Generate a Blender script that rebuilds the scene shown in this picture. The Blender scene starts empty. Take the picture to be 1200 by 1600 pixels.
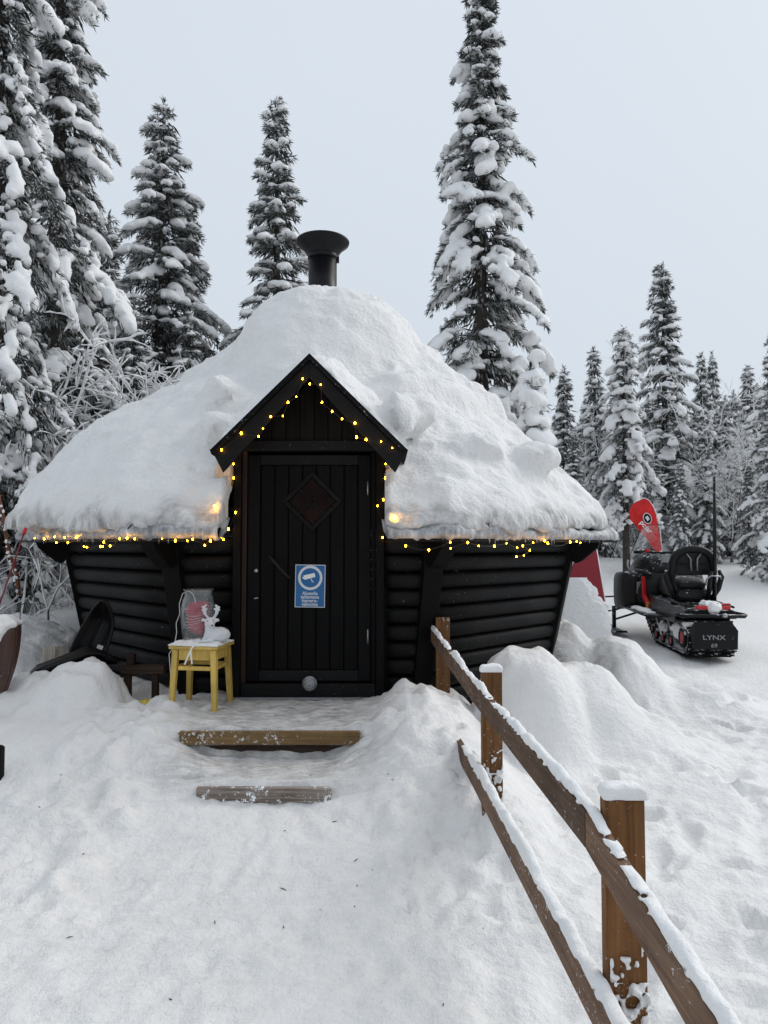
import bpy, math, random
import numpy as np
from mathutils import Vector, Matrix

sc = bpy.context.scene
COL = sc.collection
PI = math.pi
rad = math.radians

# ------------------------------------------------------------------ camera
FPX, HOR = 1110.0, 852.0            # focal length and horizon row of the 1200x1600 photograph
PITCH = math.atan((HOR - 800) / FPX)
EYE = 1.5
cam_d = bpy.data.cameras.new('camera')
cam = bpy.data.objects.new('camera', cam_d)
COL.objects.link(cam)
cam.location = (0, 0, EYE)
cam.rotation_euler = (PI / 2 + PITCH, 0, 0)
cam_d.sensor_fit = 'VERTICAL'
cam_d.sensor_height = 36
cam_d.sensor_width = 27
cam_d.lens = 36 * FPX / 1600
cam_d.clip_start = 0.05
cam_d.clip_end = 3000
sc.camera = cam

# ------------------------------------------------------------------ world: overcast winter sky
world = bpy.data.worlds.new('World')
sc.world = world
world.use_nodes = True
wt = world.node_tree
wt.nodes.clear()
w_out = wt.nodes.new('ShaderNodeOutputWorld')
w_bg = wt.nodes.new('ShaderNodeBackground')
w_sky = wt.nodes.new('ShaderNodeTexSky')
w_sky.sky_type = 'NISHITA'
w_sky.sun_disc = False
w_sky.sun_elevation = rad(38)
w_sky.sun_rotation = rad(65)
w_sky.dust_density = 4
w_geo = wt.nodes.new('ShaderNodeTexCoord')
w_sep = wt.nodes.new('ShaderNodeSeparateXYZ')
w_ramp = wt.nodes.new('ShaderNodeValToRGB')
w_noise = wt.nodes.new('ShaderNodeTexNoise')
w_noise.inputs['Scale'].default_value = 1.3
w_noise.inputs['Detail'].default_value = 4
w_mr = wt.nodes.new('ShaderNodeMapRange')
w_mr.inputs[3].default_value = 0.96
w_mr.inputs[4].default_value = 1.04
e = w_ramp.color_ramp.elements
e[0].position = 0.0
e[0].color = (0.555, 0.61, 0.67, 1)
e[1].position = 1.0
e[1].color = (0.665, 0.725, 0.79, 1)
w_scl = wt.nodes.new('ShaderNodeVectorMath'); w_scl.operation = 'SCALE'
w_mul = wt.nodes.new('ShaderNodeVectorMath'); w_mul.operation = 'SCALE'
w_mul.inputs[3].default_value = 0.008
w_add = wt.nodes.new('ShaderNodeVectorMath'); w_add.operation = 'ADD'
L = wt.links.new
L(w_geo.outputs['Generated'], w_sep.inputs[0])
L(w_sep.outputs[2], w_ramp.inputs[0])
L(w_geo.outputs['Generated'], w_noise.inputs['Vector'])
L(w_noise.outputs[0], w_mr.inputs[0])
L(w_ramp.outputs[0], w_scl.inputs[0])
L(w_mr.outputs[0], w_scl.inputs[3])
L(w_sky.outputs[0], w_mul.inputs[0])
L(w_scl.outputs[0], w_add.inputs[0])
L(w_mul.outputs[0], w_add.inputs[1])
L(w_add.outputs[0], w_bg.inputs[0])
w_bg.inputs[1].default_value = 1.0
L(w_bg.outputs[0], w_out.inputs[0])

sun_d = bpy.data.lights.new('sun', 'SUN')
sun_d.energy = 1.35
sun_d.angle = rad(35)
sun_d.color = (1.0, 0.97, 0.93)
sun = bpy.data.objects.new('sun', sun_d)
COL.objects.link(sun)
_az = rad(65)
_el = rad(38)
_sd = Vector((math.sin(_az) * math.cos(_el), math.cos(_az) * math.cos(_el), math.sin(_el)))
sun.rotation_euler = _sd.to_track_quat('Z', 'Y').to_euler()

vs = sc.view_settings
vs.view_transform = 'Standard'
vs.look = 'None'
vs.exposure = 0.12
vs.gamma = 1.0
sc.render.engine = 'CYCLES'
sc.cycles.use_denoising = True
sc.cycles.max_bounces = 8
sc.cycles.diffuse_bounces = 4
sc.cycles.transparent_max_bounces = 12
sc.cycles.caustics_reflective = False
sc.cycles.caustics_refractive = False


def U(px, py, d):
    """photo pixel at depth d (metres along +y) -> world point"""
    c, s = math.cos(PITCH), math.sin(PITCH)
    a, b = (px - 600) / FPX, (800 - py) / FPX
    r = np.array((a, c - s * b, s + c * b))
    r *= d / r[1]
    return Vector((r[0], r[1], EYE + r[2]))


def sstep(a, b, t):
    u = np.clip((np.asarray(t, float) - a) / (b - a), 0, 1)
    return u * u * (3 - 2 * u)


# ------------------------------------------------------------------ noise
def _hash(ix, iy, iz, seed):
    h = (ix.astype(np.uint32) * np.uint32(374761393) + iy.astype(np.uint32) * np.uint32(668265263)
         + iz.astype(np.uint32) * np.uint32(2147483647) + np.uint32((seed * 974634777) & 0xffffffff))
    h = (h ^ (h >> np.uint32(13))) * np.uint32(1274126177)
    h = h ^ (h >> np.uint32(16))
    h = h * np.uint32(2246822519)
    h = h ^ (h >> np.uint32(15))
    return (h & np.uint32(0xffffff)).astype(np.float32) / np.float32(0x7fffff) - 1


def vnoise(x, y, z, seed=0):
    x, y, z = np.broadcast_arrays(np.asarray(x, np.float32), np.asarray(y, np.float32), np.asarray(z, np.float32))
    fx, fy, fz = np.floor(x), np.floor(y), np.floor(z)
    ix, iy, iz = fx.astype(np.int64), fy.astype(np.int64), fz.astype(np.int64)
    u, v, w = x - fx, y - fy, z - fz
    u, v, w = u * u * u * (u * (u * 6 - 15) + 10), v * v * v * (v * (v * 6 - 15) + 10), w * w * w * (w * (w * 6 - 15) + 10)
    r = 0
    for a in (0, 1):
        for b in (0, 1):
            for c in (0, 1):
                r = r + _hash(ix + a, iy + b, iz + c, seed) * (u if a else 1 - u) * (v if b else 1 - v) * (w if c else 1 - w)
    return r


def fbm(x, y, z, scale, octaves=3, seed=0, gain=0.5):
    r, amp = 0, 1.0
    for o in range(octaves):
        k = scale * 2.03 ** o
        r = r + amp * vnoise(np.asarray(x) * k + 17.3 * o, np.asarray(y) * k + 5.1 * o, np.asarray(z) * k - 9.7 * o, seed + o * 7)
        amp *= gain
    return r


# ------------------------------------------------------------------ materials
def N(nt, typ, **kw):
    n = nt.nodes.new(typ)
    for k, v in kw.items():
        setattr(n, k, v)
    return n


def new_mat(name):
    m = bpy.data.materials.new(name)
    m.use_nodes = True
    nt = m.node_tree
    b = nt.nodes['Principled BSDF']
    return m, nt, b


def noise_node(nt, scale, detail=3, vec=None, rough=0.55, dist=0.0):
    n = N(nt, 'ShaderNodeTexNoise')
    n.inputs['Scale'].default_value = scale
    n.inputs['Detail'].default_value = detail
    n.inputs['Roughness'].default_value = rough
    n.inputs['Distortion'].default_value = dist
    if vec is not None:
        nt.links.new(vec, n.inputs['Vector'])
    return n


def ramp_node(nt, fac, stops):
    r = N(nt, 'ShaderNodeValToRGB')
    els = r.color_ramp.elements
    while len(els) < len(stops):
        els.new(0.5)
    for e_, (p, c) in zip(els, stops):
        e_.position = p
        e_.color = (*c, 1) if len(c) == 3 else c
    nt.links.new(fac, r.inputs[0])
    return r


def bump_node(nt, h, strength, dist, normal=None):
    b = N(nt, 'ShaderNodeBump')
    b.inputs['Strength'].default_value = strength
    b.inputs['Distance'].default_value = dist
    nt.links.new(h, b.inputs['Height'])
    if normal is not None:
        nt.links.new(normal, b.inputs['Normal'])
    return b


def mix_col(nt, fac, a, b):
    m = N(nt, 'ShaderNodeMix', data_type='RGBA')
    if isinstance(fac, float):
        m.inputs[0].default_value = fac
    else:
        nt.links.new(fac, m.inputs[0])
    for i, c in ((6, a), (7, b)):
        if isinstance(c, tuple):
            m.inputs[i].default_value = (*c, 1)
        else:
            nt.links.new(c, m.inputs[i])
    return m.outputs[2]


def snow_material(name, col=(0.83, 0.85, 0.875), grain=1.0, sss=0.0, dirt_attr=False, mid=1.0):
    m, nt, b = new_mat(name)
    tc = N(nt, 'ShaderNodeTexCoord')
    vec = tc.outputs['Object']
    n1 = noise_node(nt, 3.0, 5, vec, 0.6)
    c1 = ramp_node(nt, n1.outputs[0], [(0.3, tuple(x * 0.95 for x in col)), (0.7, col)])
    out = c1.outputs[0]
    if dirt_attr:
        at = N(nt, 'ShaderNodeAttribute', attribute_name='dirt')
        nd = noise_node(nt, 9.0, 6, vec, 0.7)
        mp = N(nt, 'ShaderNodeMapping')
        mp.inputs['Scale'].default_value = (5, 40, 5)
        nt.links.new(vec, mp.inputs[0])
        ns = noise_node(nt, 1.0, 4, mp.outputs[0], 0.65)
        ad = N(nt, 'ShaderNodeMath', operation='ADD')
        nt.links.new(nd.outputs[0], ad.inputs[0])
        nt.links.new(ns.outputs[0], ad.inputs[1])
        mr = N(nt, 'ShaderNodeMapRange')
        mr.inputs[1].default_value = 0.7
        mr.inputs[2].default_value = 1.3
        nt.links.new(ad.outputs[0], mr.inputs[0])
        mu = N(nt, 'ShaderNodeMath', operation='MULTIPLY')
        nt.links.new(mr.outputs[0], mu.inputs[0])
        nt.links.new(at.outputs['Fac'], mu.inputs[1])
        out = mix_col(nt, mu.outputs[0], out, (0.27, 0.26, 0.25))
    nt.links.new(out, b.inputs['Base Color'])
    b.inputs['Roughness'].default_value = 0.7
    b.inputs['Specular IOR Level'].default_value = 0.25
    nA = noise_node(nt, 26, 5, vec, 0.62)
    nB = noise_node(nt, 150, 3, vec, 0.7)
    bA = bump_node(nt, nA.outputs[0], 0.45 * mid, 0.03)
    bB = bump_node(nt, nB.outputs[0], 0.35 * grain, 0.006, bA.outputs[0])
    nt.links.new(bB.outputs[0], b.inputs['Normal'])
    if sss:
        b.inputs['Subsurface Weight'].default_value = sss
        b.inputs['Subsurface Radius'].default_value = (0.03, 0.03, 0.03)
        b.inputs['Subsurface Scale'].default_value = 0.6
    return m


def plain_material(name, col, rough=0.5, metal=0.0, spec=0.5, bump=0.0, bscale=60, var=0.15, coat=0.0):
    m, nt, b = new_mat(name)
    tc = N(nt, 'ShaderNodeTexCoord')
    n1 = noise_node(nt, bscale * 0.3, 5, tc.outputs['Object'], 0.6)
    c = ramp_node(nt, n1.outputs[0], [(0.3, tuple(x * (1 - var) for x in col)), (0.7, tuple(min(1, x * (1 + var)) for x in col))])
    nt.links.new(c.outputs[0], b.inputs['Base Color'])
    rr = N(nt, 'ShaderNodeMapRange')
    rr.inputs[3].default_value = max(0, rough - 0.08)
    rr.inputs[4].default_value = min(1, rough + 0.12)
    nt.links.new(n1.outputs[0], rr.inputs[0])
    nt.links.new(rr.outputs[0], b.inputs['Roughness'])
    b.inputs['Metallic'].default_value = metal
    b.inputs['Specular IOR Level'].default_value = spec
    b.inputs['Coat Weight'].default_value = coat
    if bump:
        n2 = noise_node(nt, bscale, 4, tc.outputs['Object'], 0.6)
        nt.links.new(bump_node(nt, n2.outputs[0], bump, 0.004).outputs[0], b.inputs['Normal'])
    return m


def wood_material(name, dark, light, axis='x', rough=0.7, specks=0.0, spec=0.3, bump=0.4, offset=True, speck_scale=55):
    m, nt, b = new_mat(name)
    tc = N(nt, 'ShaderNodeTexCoord')
    vec = tc.outputs['Object']
    if offset:
        oi = N(nt, 'ShaderNodeObjectInfo')
        va = N(nt, 'ShaderNodeVectorMath', operation='ADD')
        sc_ = N(nt, 'ShaderNodeMath', operation='MULTIPLY')
        sc_.inputs[1].default_value = 37.0
        nt.links.new(oi.outputs['Random'], sc_.inputs[0])
        nt.links.new(vec, va.inputs[0])
        nt.links.new(sc_.outputs[0], va.inputs[1])
        vec2 = va.outputs[0]
    else:
        vec2 = vec
    mp = N(nt, 'ShaderNodeMapping')
    s = {'x': (2.5, 60, 60), 'y': (60, 2.5, 60), 'z': (60, 60, 2.5)}[axis]
    mp.inputs['Scale'].default_value = s
    nt.links.new(vec2, mp.inputs[0])
    n1 = noise_node(nt, 1.0, 5, mp.outputs[0], 0.65, 0.4)
    c = ramp_node(nt, n1.outputs[0], [(0.3, dark), (0.68, light)])
    out = c.outputs[0]
    n3 = noise_node(nt, 4.0, 4, vec2, 0.6)
    d3 = ramp_node(nt, n3.outputs[0], [(0.35, (0.7, 0.7, 0.7)), (0.65, (1.1, 1.1, 1.1))])
    mm = N(nt, 'ShaderNodeMix', data_type='RGBA', blend_type='MULTIPLY')
    mm.inputs[0].default_value = 1
    nt.links.new(out, mm.inputs[6])
    nt.links.new(d3.outputs[0], mm.inputs[7])
    out = mm.outputs[2]
    if specks:
        v = noise_node(nt, speck_scale * 1.1, 6, vec2, 0.78)
        big = noise_node(nt, 6, 4, vec2, 0.6)
        mr = N(nt, 'ShaderNodeMapRange')
        mr.inputs[1].default_value = 0.3
        mr.inputs[2].default_value = 0.75
        mr.inputs[3].default_value = 0.70
        mr.inputs[4].default_value = 0.655 - 0.14 * specks
        nt.links.new(big.outputs[0], mr.inputs[0])
        cmp_ = N(nt, 'ShaderNodeMath', operation='GREATER_THAN')
        nt.links.new(v.outputs[0], cmp_.inputs[0])
        nt.links.new(mr.outputs[0], cmp_.inputs[1])
        out = mix_col(nt, cmp_.outputs[0], out, (0.78, 0.8, 0.83))
    if offset:
        hv = N(nt, 'ShaderNodeHueSaturation')
        vr = N(nt, 'ShaderNodeMapRange')
        vr.inputs[3].default_value = 0.75
        vr.inputs[4].default_value = 1.3
        nt.links.new(oi.outputs['Random'], vr.inputs[0])
        nt.links.new(vr.outputs[0], hv.inputs['Value'])
        nt.links.new(out, hv.inputs['Color'])
        out = hv.outputs[0]
    nt.links.new(out, b.inputs['Base Color'])
    b.inputs['Roughness'].default_value = rough
    b.inputs['Specular IOR Level'].default_value = spec
    nt.links.new(bump_node(nt, n1.outputs[0], bump, 0.004).outputs[0], b.inputs['Normal'])
    return m


M = {}
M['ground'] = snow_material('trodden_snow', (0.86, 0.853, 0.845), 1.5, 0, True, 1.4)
M['snow'] = snow_material('deep_snow', (0.845, 0.85, 0.86), 1.2, 0.0, False, 1.5)
M['roofsnow'] = snow_material('roof_snow_layers', (0.86, 0.855, 0.85), 1.3, 0.0, True, 1.9)
M['treesnow'] = snow_material('tree_snow', (0.84, 0.842, 0.845), 0.6, 0.0, False, 1.0)
M['smallsnow'] = snow_material('powder_snow', (0.86, 0.86, 0.86), 1.0)
M['black'] = wood_material('black_stained_wood', (0.0040, 0.0040, 0.0043), (0.0085, 0.0085, 0.009), 'x', 0.62, 0.10, 0.2, 0.35)
M['blackv'] = wood_material('black_stained_wood_upright', (0.0022, 0.0022, 0.0024), (0.0042, 0.0042, 0.0045), 'z', 0.62, 0, 0.11, 0.35)
M['gable'] = wood_material('dark_gable_board', (0.004, 0.0036, 0.0036), (0.011, 0.009, 0.0085), 'z', 0.65, 0, 0.14, 0.4)
M['barge'] = wood_material('dark_barge_board', (0.005, 0.005, 0.0053), (0.0095, 0.0095, 0.010), 'x', 0.65, 0.0, 0.16, 0.4)
M['shingle'] = wood_material('frosted_felt', (0.005, 0.005, 0.0055), (0.011, 0.011, 0.012), 'x', 0.9, 0.5, 0.12, 0.8)
M['edge_wood'] = wood_material('bare_worn_wood', (0.008, 0.004, 0.003), (0.040, 0.016, 0.010), 'z', 0.7)
M['post'] = wood_material('brown_post_wood', (0.085, 0.036, 0.012), (0.21, 0.098, 0.036), 'z', 0.75, 0.62, 0.25, 0.5, True, 70)
M['rail'] = wood_material('grey_brown_rail_wood', (0.085, 0.048, 0.030), (0.185, 0.115, 0.075), 'y', 0.8, 0.6, 0.25, 0.5, True, 60)
M['step'] = wood_material('step_wood', (0.13, 0.075, 0.03), (0.30, 0.19, 0.085), 'x', 0.75, 1.1, 0.25, 0.5, True, 45)
M['step2'] = wood_material('frosted_step_wood', (0.10, 0.065, 0.045), (0.34, 0.30, 0.27), 'x', 0.8, 1.3, 0.25, 0.5, True, 30)
M['crate'] = wood_material('old_crate_wood', (0.018, 0.011, 0.008), (0.055, 0.032, 0.020), 'x', 0.8)
M['palewood'] = wood_material('pale_crate_wood', (0.25, 0.22, 0.19), (0.45, 0.41, 0.36), 'z', 0.85, 0.5)
M['yellow'] = wood_material('yellow_stool_paint', (0.52, 0.34, 0.07), (0.66, 0.46, 0.11), 'z', 0.5, 0.3, 0.4, 0.3, True, 40)
M['pipe'] = plain_material('black_flue_metal', (0.005, 0.005, 0.0065), 0.36, 0.0, 0.2, 0.05, 40)
M['bark'] = plain_material('grey_bark', (0.06, 0.054, 0.048), 0.9, 0, 0.2, 1.0, 30, 0.35)
M['plastic'] = plain_material('black_plastic', (0.0055, 0.0055, 0.006), 0.42, 0, 0.22, 0.1, 60, 0.2)
M['rubber'] = plain_material('black_rubber', (0.006, 0.006, 0.0063), 0.75, 0, 0.2, 0.3, 80, 0.2)
M['vinyl'] = plain_material('black_seat_vinyl', (0.0065, 0.0065, 0.007), 0.5, 0, 0.25, 0.25, 120, 0.2)
def dusted(name, src_col, rough, spec, amount):
    m, nt, b = new_mat(name)
    tc = N(nt, 'ShaderNodeTexCoord')
    g = N(nt, 'ShaderNodeNewGeometry')
    sp = N(nt, 'ShaderNodeSeparateXYZ')
    nt.links.new(g.outputs['Normal'], sp.inputs[0])
    n1 = noise_node(nt, 16, 7, tc.outputs['Object'], 0.75)
    ml = N(nt, 'ShaderNodeMath', operation='MULTIPLY_ADD')
    nt.links.new(sp.outputs[2], ml.inputs[0])
    ml.inputs[1].default_value = 0.16
    nt.links.new(n1.outputs[0], ml.inputs[2])
    gt = N(nt, 'ShaderNodeMapRange')
    gt.inputs[1].default_value = 0.70 - amount
    gt.inputs[2].default_value = 0.76 - amount
    nt.links.new(ml.outputs[0], gt.inputs[0])
    out = mix_col(nt, gt.outputs[0], src_col, (0.7, 0.72, 0.74))
    nt.links.new(out, b.inputs['Base Color'])
    b.inputs['Roughness'].default_value = rough
    b.inputs['Specular IOR Level'].default_value = spec
    n2 = noise_node(nt, 70, 3, tc.outputs['Object'], 0.6)
    nt.links.new(bump_node(nt, n2.outputs[0], 0.12, 0.004).outputs[0], b.inputs['Normal'])
    return m


M['sm_plastic'] = dusted('snow_dusted_plastic', (0.0055, 0.0055, 0.006), 0.4, 0.25, 0.02)
M['sm_rubber'] = dusted('snow_packed_rubber', (0.006, 0.006, 0.0063), 0.75, 0.2, 0.10)
M['sm_vinyl'] = dusted('snow_dusted_vinyl', (0.0065, 0.0065, 0.007), 0.5, 0.25, 0.0)
M['steel'] = plain_material('dull_steel', (0.35, 0.36, 0.38), 0.4, 0.9, 0.5)
M['alu'] = plain_material('grey_aluminium', (0.28, 0.29, 0.30), 0.45, 0.7, 0.5)
M['redplastic'] = plain_material('red_plastic', (0.55, 0.012, 0.015), 0.35, 0, 0.5)
M['redwheel'] = plain_material('faded_red_wheel', (0.42, 0.05, 0.07), 0.5, 0, 0.4)
M['gold'] = plain_material('yellow_metal_fitting', (0.45, 0.25, 0.03), 0.4, 0.5, 0.5)
M['darkred'] = plain_material('dark_red_panel', (0.24, 0.008, 0.018), 0.5, 0, 0.4, 0.1, 20)
M['flagred'] = plain_material('red_flag_cloth', (0.62, 0.035, 0.035), 0.8, 0, 0.1, 0.2, 25)
M['white'] = plain_material('white_print', (0.8, 0.8, 0.8), 0.6, 0, 0.3, 0, 60, 0.02)
M['greyprint'] = plain_material('pale_grey_print', (0.62, 0.64, 0.66), 0.5, 0, 0.3, 0, 60, 0.05)
M['flagblack'] = plain_material('black_print', (0.015, 0.013, 0.02), 0.7, 0, 0.1)
M['signblue'] = plain_material('sign_blue', (0.002, 0.105, 0.30), 0.32, 0, 0.5, 0, 20, 0.08)
M['brown'] = wood_material('brown_hull_paint', (0.05, 0.022, 0.016), (0.075, 0.036, 0.026), 'z', 0.4, 0.12, 0.5, 0.2)
M['cable_white'] = plain_material('white_cable', (0.6, 0.6, 0.58), 0.5)
M['cable_dark'] = plain_material('dark_cable', (0.012, 0.014, 0.012), 0.5)
M['redpole'] = plain_material('red_pole', (0.16, 0.015, 0.02), 0.5)
M['twigbark'] = plain_material('dark_twig_bark', (0.05, 0.04, 0.035), 0.9, 0, 0.1)
M['redbark'] = plain_material('reddish_branch_bark', (0.16, 0.07, 0.045), 0.85, 0, 0.2, 1, 40, 0.5)
M['deer'] = snow_material('frosted_white_plush', (0.74, 0.75, 0.77), 2.0, 0, False, 1.6)
M['pink'] = plain_material('pink_red_paper', (0.46, 0.012, 0.05), 0.7, 0, 0.2, 1.0, 70, 0.35)
M['bag'] = plain_material('crumpled_plastic_bag', (0.55, 0.53, 0.46), 0.3, 0, 0.5, 1.0, 25, 0.2)
M['bagyellow'] = plain_material('yellow_bag_print', (0.6, 0.48, 0.06), 0.3, 0, 0.5, 0.8, 25)
M['sticker'] = plain_material('pale_sticker', (0.55, 0.55, 0.54), 0.5)
M['darkglass'] = plain_material('dark_window_glass', (0.012, 0.005, 0.0035), 0.22, 0, 0.08, 0.4, 7, 0.9)

# glass
def glass_material(name, tint, rough, alpha):
    m, nt, b = new_mat(name)
    tr = N(nt, 'ShaderNodeBsdfTransparent')
    tr.inputs[0].default_value = (*tint, 1)
    gl = N(nt, 'ShaderNodeBsdfGlossy')
    gl.inputs['Roughness'].default_value = rough
    df = N(nt, 'ShaderNodeBsdfDiffuse')
    df.inputs[0].default_value = (0.75, 0.78, 0.8, 1)
    lw = N(nt, 'ShaderNodeLayerWeight')
    lw.inputs[0].default_value = 0.5
    pwn = N(nt, 'ShaderNodeMath', operation='POWER')
    pwn.inputs[1].default_value = 3.0
    nt.links.new(lw.outputs['Facing'], pwn.inputs[0])
    fr = N(nt, 'ShaderNodeMapRange')
    fr.inputs[3].default_value = 0.035
    fr.inputs[4].default_value = 0.65
    nt.links.new(pwn.outputs[0], fr.inputs[0])
    m1 = N(nt, 'ShaderNodeMixShader')
    m2 = N(nt, 'ShaderNodeMixShader')
    tcn = N(nt, 'ShaderNodeTexCoord')
    nn = noise_node(nt, 9, 5, tcn.outputs['Object'], 0.7)
    mr = N(nt, 'ShaderNodeMapRange')
    mr.inputs[1].default_value = 0.3
    mr.inputs[2].default_value = 0.8
    mr.inputs[3].default_value = alpha * 0.35
    mr.inputs[4].default_value = alpha * 2
    nt.links.new(nn.outputs[0], mr.inputs[0])
    nt.links.new(mr.outputs[0], m1.inputs[0])
    nt.links.new(tr.outputs[0], m1.inputs[1])
    nt.links.new(df.outputs[0], m1.inputs[2])
    nt.links.new(fr.outputs[0], m2.inputs[0])
    nt.links.new(m1.outputs[0], m2.inputs[1])
    nt.links.new(gl.outputs[0], m2.inputs[2])
    nt.links.new(m2.outputs[0], nt.nodes['Material Output'].inputs[0])
    return m


M['jarglass'] = glass_material('frosty_jar_glass', (0.93, 0.95, 0.95), 0.08, 0.06)
M['windshield'] = glass_material('clear_windshield', (0.93, 0.94, 0.95), 0.05, 0.05)
M['lampglass'] = glass_material('ribbed_lamp_glass', (0.75, 0.77, 0.78), 0.1, 0.25)

# needles with frost
def needle_material(name, frost):
    m, nt, b = new_mat(name)
    g = N(nt, 'ShaderNodeNewGeometry')
    r = ramp_node(nt, g.outputs['Random Per Island'], [(0.0, (0.022, 0.026, 0.021)), (0.45 - 0.2 * frost, (0.05, 0.055, 0.046)), (0.75 - frost * 0.3, (0.10, 0.105, 0.098)), (1.0, (0.30 + frost * 0.30, 0.315 + frost * 0.30, 0.325 + frost * 0.31))])
    sp = N(nt, 'ShaderNodeSeparateXYZ')
    nt.links.new(g.outputs['Normal'], sp.inputs[0])
    mr = N(nt, 'ShaderNodeMapRange')
    mr.inputs[1].default_value = 0.35
    mr.inputs[2].default_value = 0.95
    mr.inputs[3].default_value = 0.0
    mr.inputs[4].default_value = 0.45 + 0.4 * frost
    nt.links.new(sp.outputs[2], mr.inputs[0])
    out = mix_col(nt, mr.outputs[0], r.outputs[0], (0.74, 0.77, 0.8))
    nt.links.new(out, b.inputs['Base Color'])
    b.inputs['Roughness'].default_value = 0.85
    b.inputs['Specular IOR Level'].default_value = 0.1
    return m


M['needle'] = needle_material('frosted_needles', 0.42)
M['needle_far'] = needle_material('frosted_needles_far', 0.55)
M['needle_frosty'] = needle_material('heavily_frosted_needles', 0.62)
M['frosttwig'] = needle_material('frosted_bare_twigs', 0.8)

# grey compacted ice along the eaves
def ice_material():
    m, nt, b = new_mat('grey_compacted_ice')
    tc = N(nt, 'ShaderNodeTexCoord')
    mp = N(nt, 'ShaderNodeMapping')
    mp.inputs['Scale'].default_value = (26, 26, 3.5)
    nt.links.new(tc.outputs['Object'], mp.inputs[0])
    n1 = noise_node(nt, 1.0, 5, mp.outputs[0], 0.65)
    n2 = noise_node(nt, 7.0, 4, tc.outputs['Object'], 0.6)
    ad = N(nt, 'ShaderNodeMath', operation='ADD')
    nt.links.new(n1.outputs[0], ad.inputs[0])
    nt.links.new(n2.outputs[0], ad.inputs[1])
    c = ramp_node(nt, ad.outputs[0], [(0.36, (0.14, 0.143, 0.148)), (0.50, (0.34, 0.345, 0.355)), (0.62, (0.68, 0.69, 0.70))])
    for e_ in c.color_ramp.elements:
        e_.position *= 2
        e_.position = min(1, e_.position - 0.0)
    c.color_ramp.elements[0].position = 0.72
    c.color_ramp.elements[1].position = 0.95
    c.color_ramp.elements[2].position = 1.0
    mr = N(nt, 'ShaderNodeMapRange')
    mr.inputs[1].default_value = 0.0
    mr.inputs[2].default_value = 1.45
    nt.links.new(ad.outputs[0], mr.inputs[0])
    nt.links.new(mr.outputs[0], c.inputs[0])
    c.color_ramp.elements[0].position = 0.5
    c.color_ramp.elements[1].position = 0.68
    c.color_ramp.elements[2].position = 0.9
    nt.links.new(c.outputs[0], b.inputs['Base Color'])
    b.inputs['Roughness'].default_value = 0.5
    nt.links.new(bump_node(nt, n1.outputs[0], 0.7, 0.02).outputs[0], b.inputs['Normal'])
    return m


M['ice'] = ice_material()

mb_bulb = bpy.data.materials.new('lit_fairy_bulb')
mb_bulb.use_nodes = True
_b = mb_bulb.node_tree.nodes['Principled BSDF']
_b.inputs['Base Color'].default_value = (1, 0.8, 0.4, 1)
_b.inputs['Emission Color'].default_value = (1.0, 0.43, 0.007, 1)
_b.inputs['Emission Strength'].default_value = 55
M['bulb'] = mb_bulb


# ------------------------------------------------------------------ mesh helpers
def link(o, parent=None):
    COL.objects.link(o)
    if parent is not None:
        o.parent = parent
    return o


def tag(o, label=None, cat=None, group=None, kind=None):
    if label: o['label'] = label
    if cat: o['category'] = cat
    if group: o['group'] = group
    if kind: o['kind'] = kind
    return o


def empty(name, loc=(0, 0, 0), rz=0, label=None, cat=None, group=None):
    o = bpy.data.objects.new(name, None)
    o.location = loc
    o.rotation_euler = (0, 0, rz)
    o.empty_display_size = 0.1
    link(o)
    return tag(o, label, cat, group)


def mesh_np(name, v, f, smooth=True):
    """v (n,3) array, f (m,k) array with constant k"""
    me = bpy.data.meshes.new(name)
    v = np.asarray(v, np.float32)
    f = np.asarray(f, np.int32)
    k = f.shape[1]
    me.vertices.add(len(v))
    me.vertices.foreach_set('co', v.ravel())
    me.loops.add(f.size)
    me.loops.foreach_set('vertex_index', f.ravel())
    me.polygons.add(len(f))
    me.polygons.foreach_set('loop_start', np.arange(0, f.size, k, dtype=np.int32))
    me.update(calc_edges=True)
    me.validate()
    if smooth:
        me.polygons.foreach_set('use_smooth', np.ones(len(me.polygons), bool))
    return me


def obj_np(name, v, f, mat, parent=None, smooth=True):
    me = mesh_np(name, v, f, smooth)
    me.materials.append(mat)
    return link(bpy.data.objects.new(name, me), parent)


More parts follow.
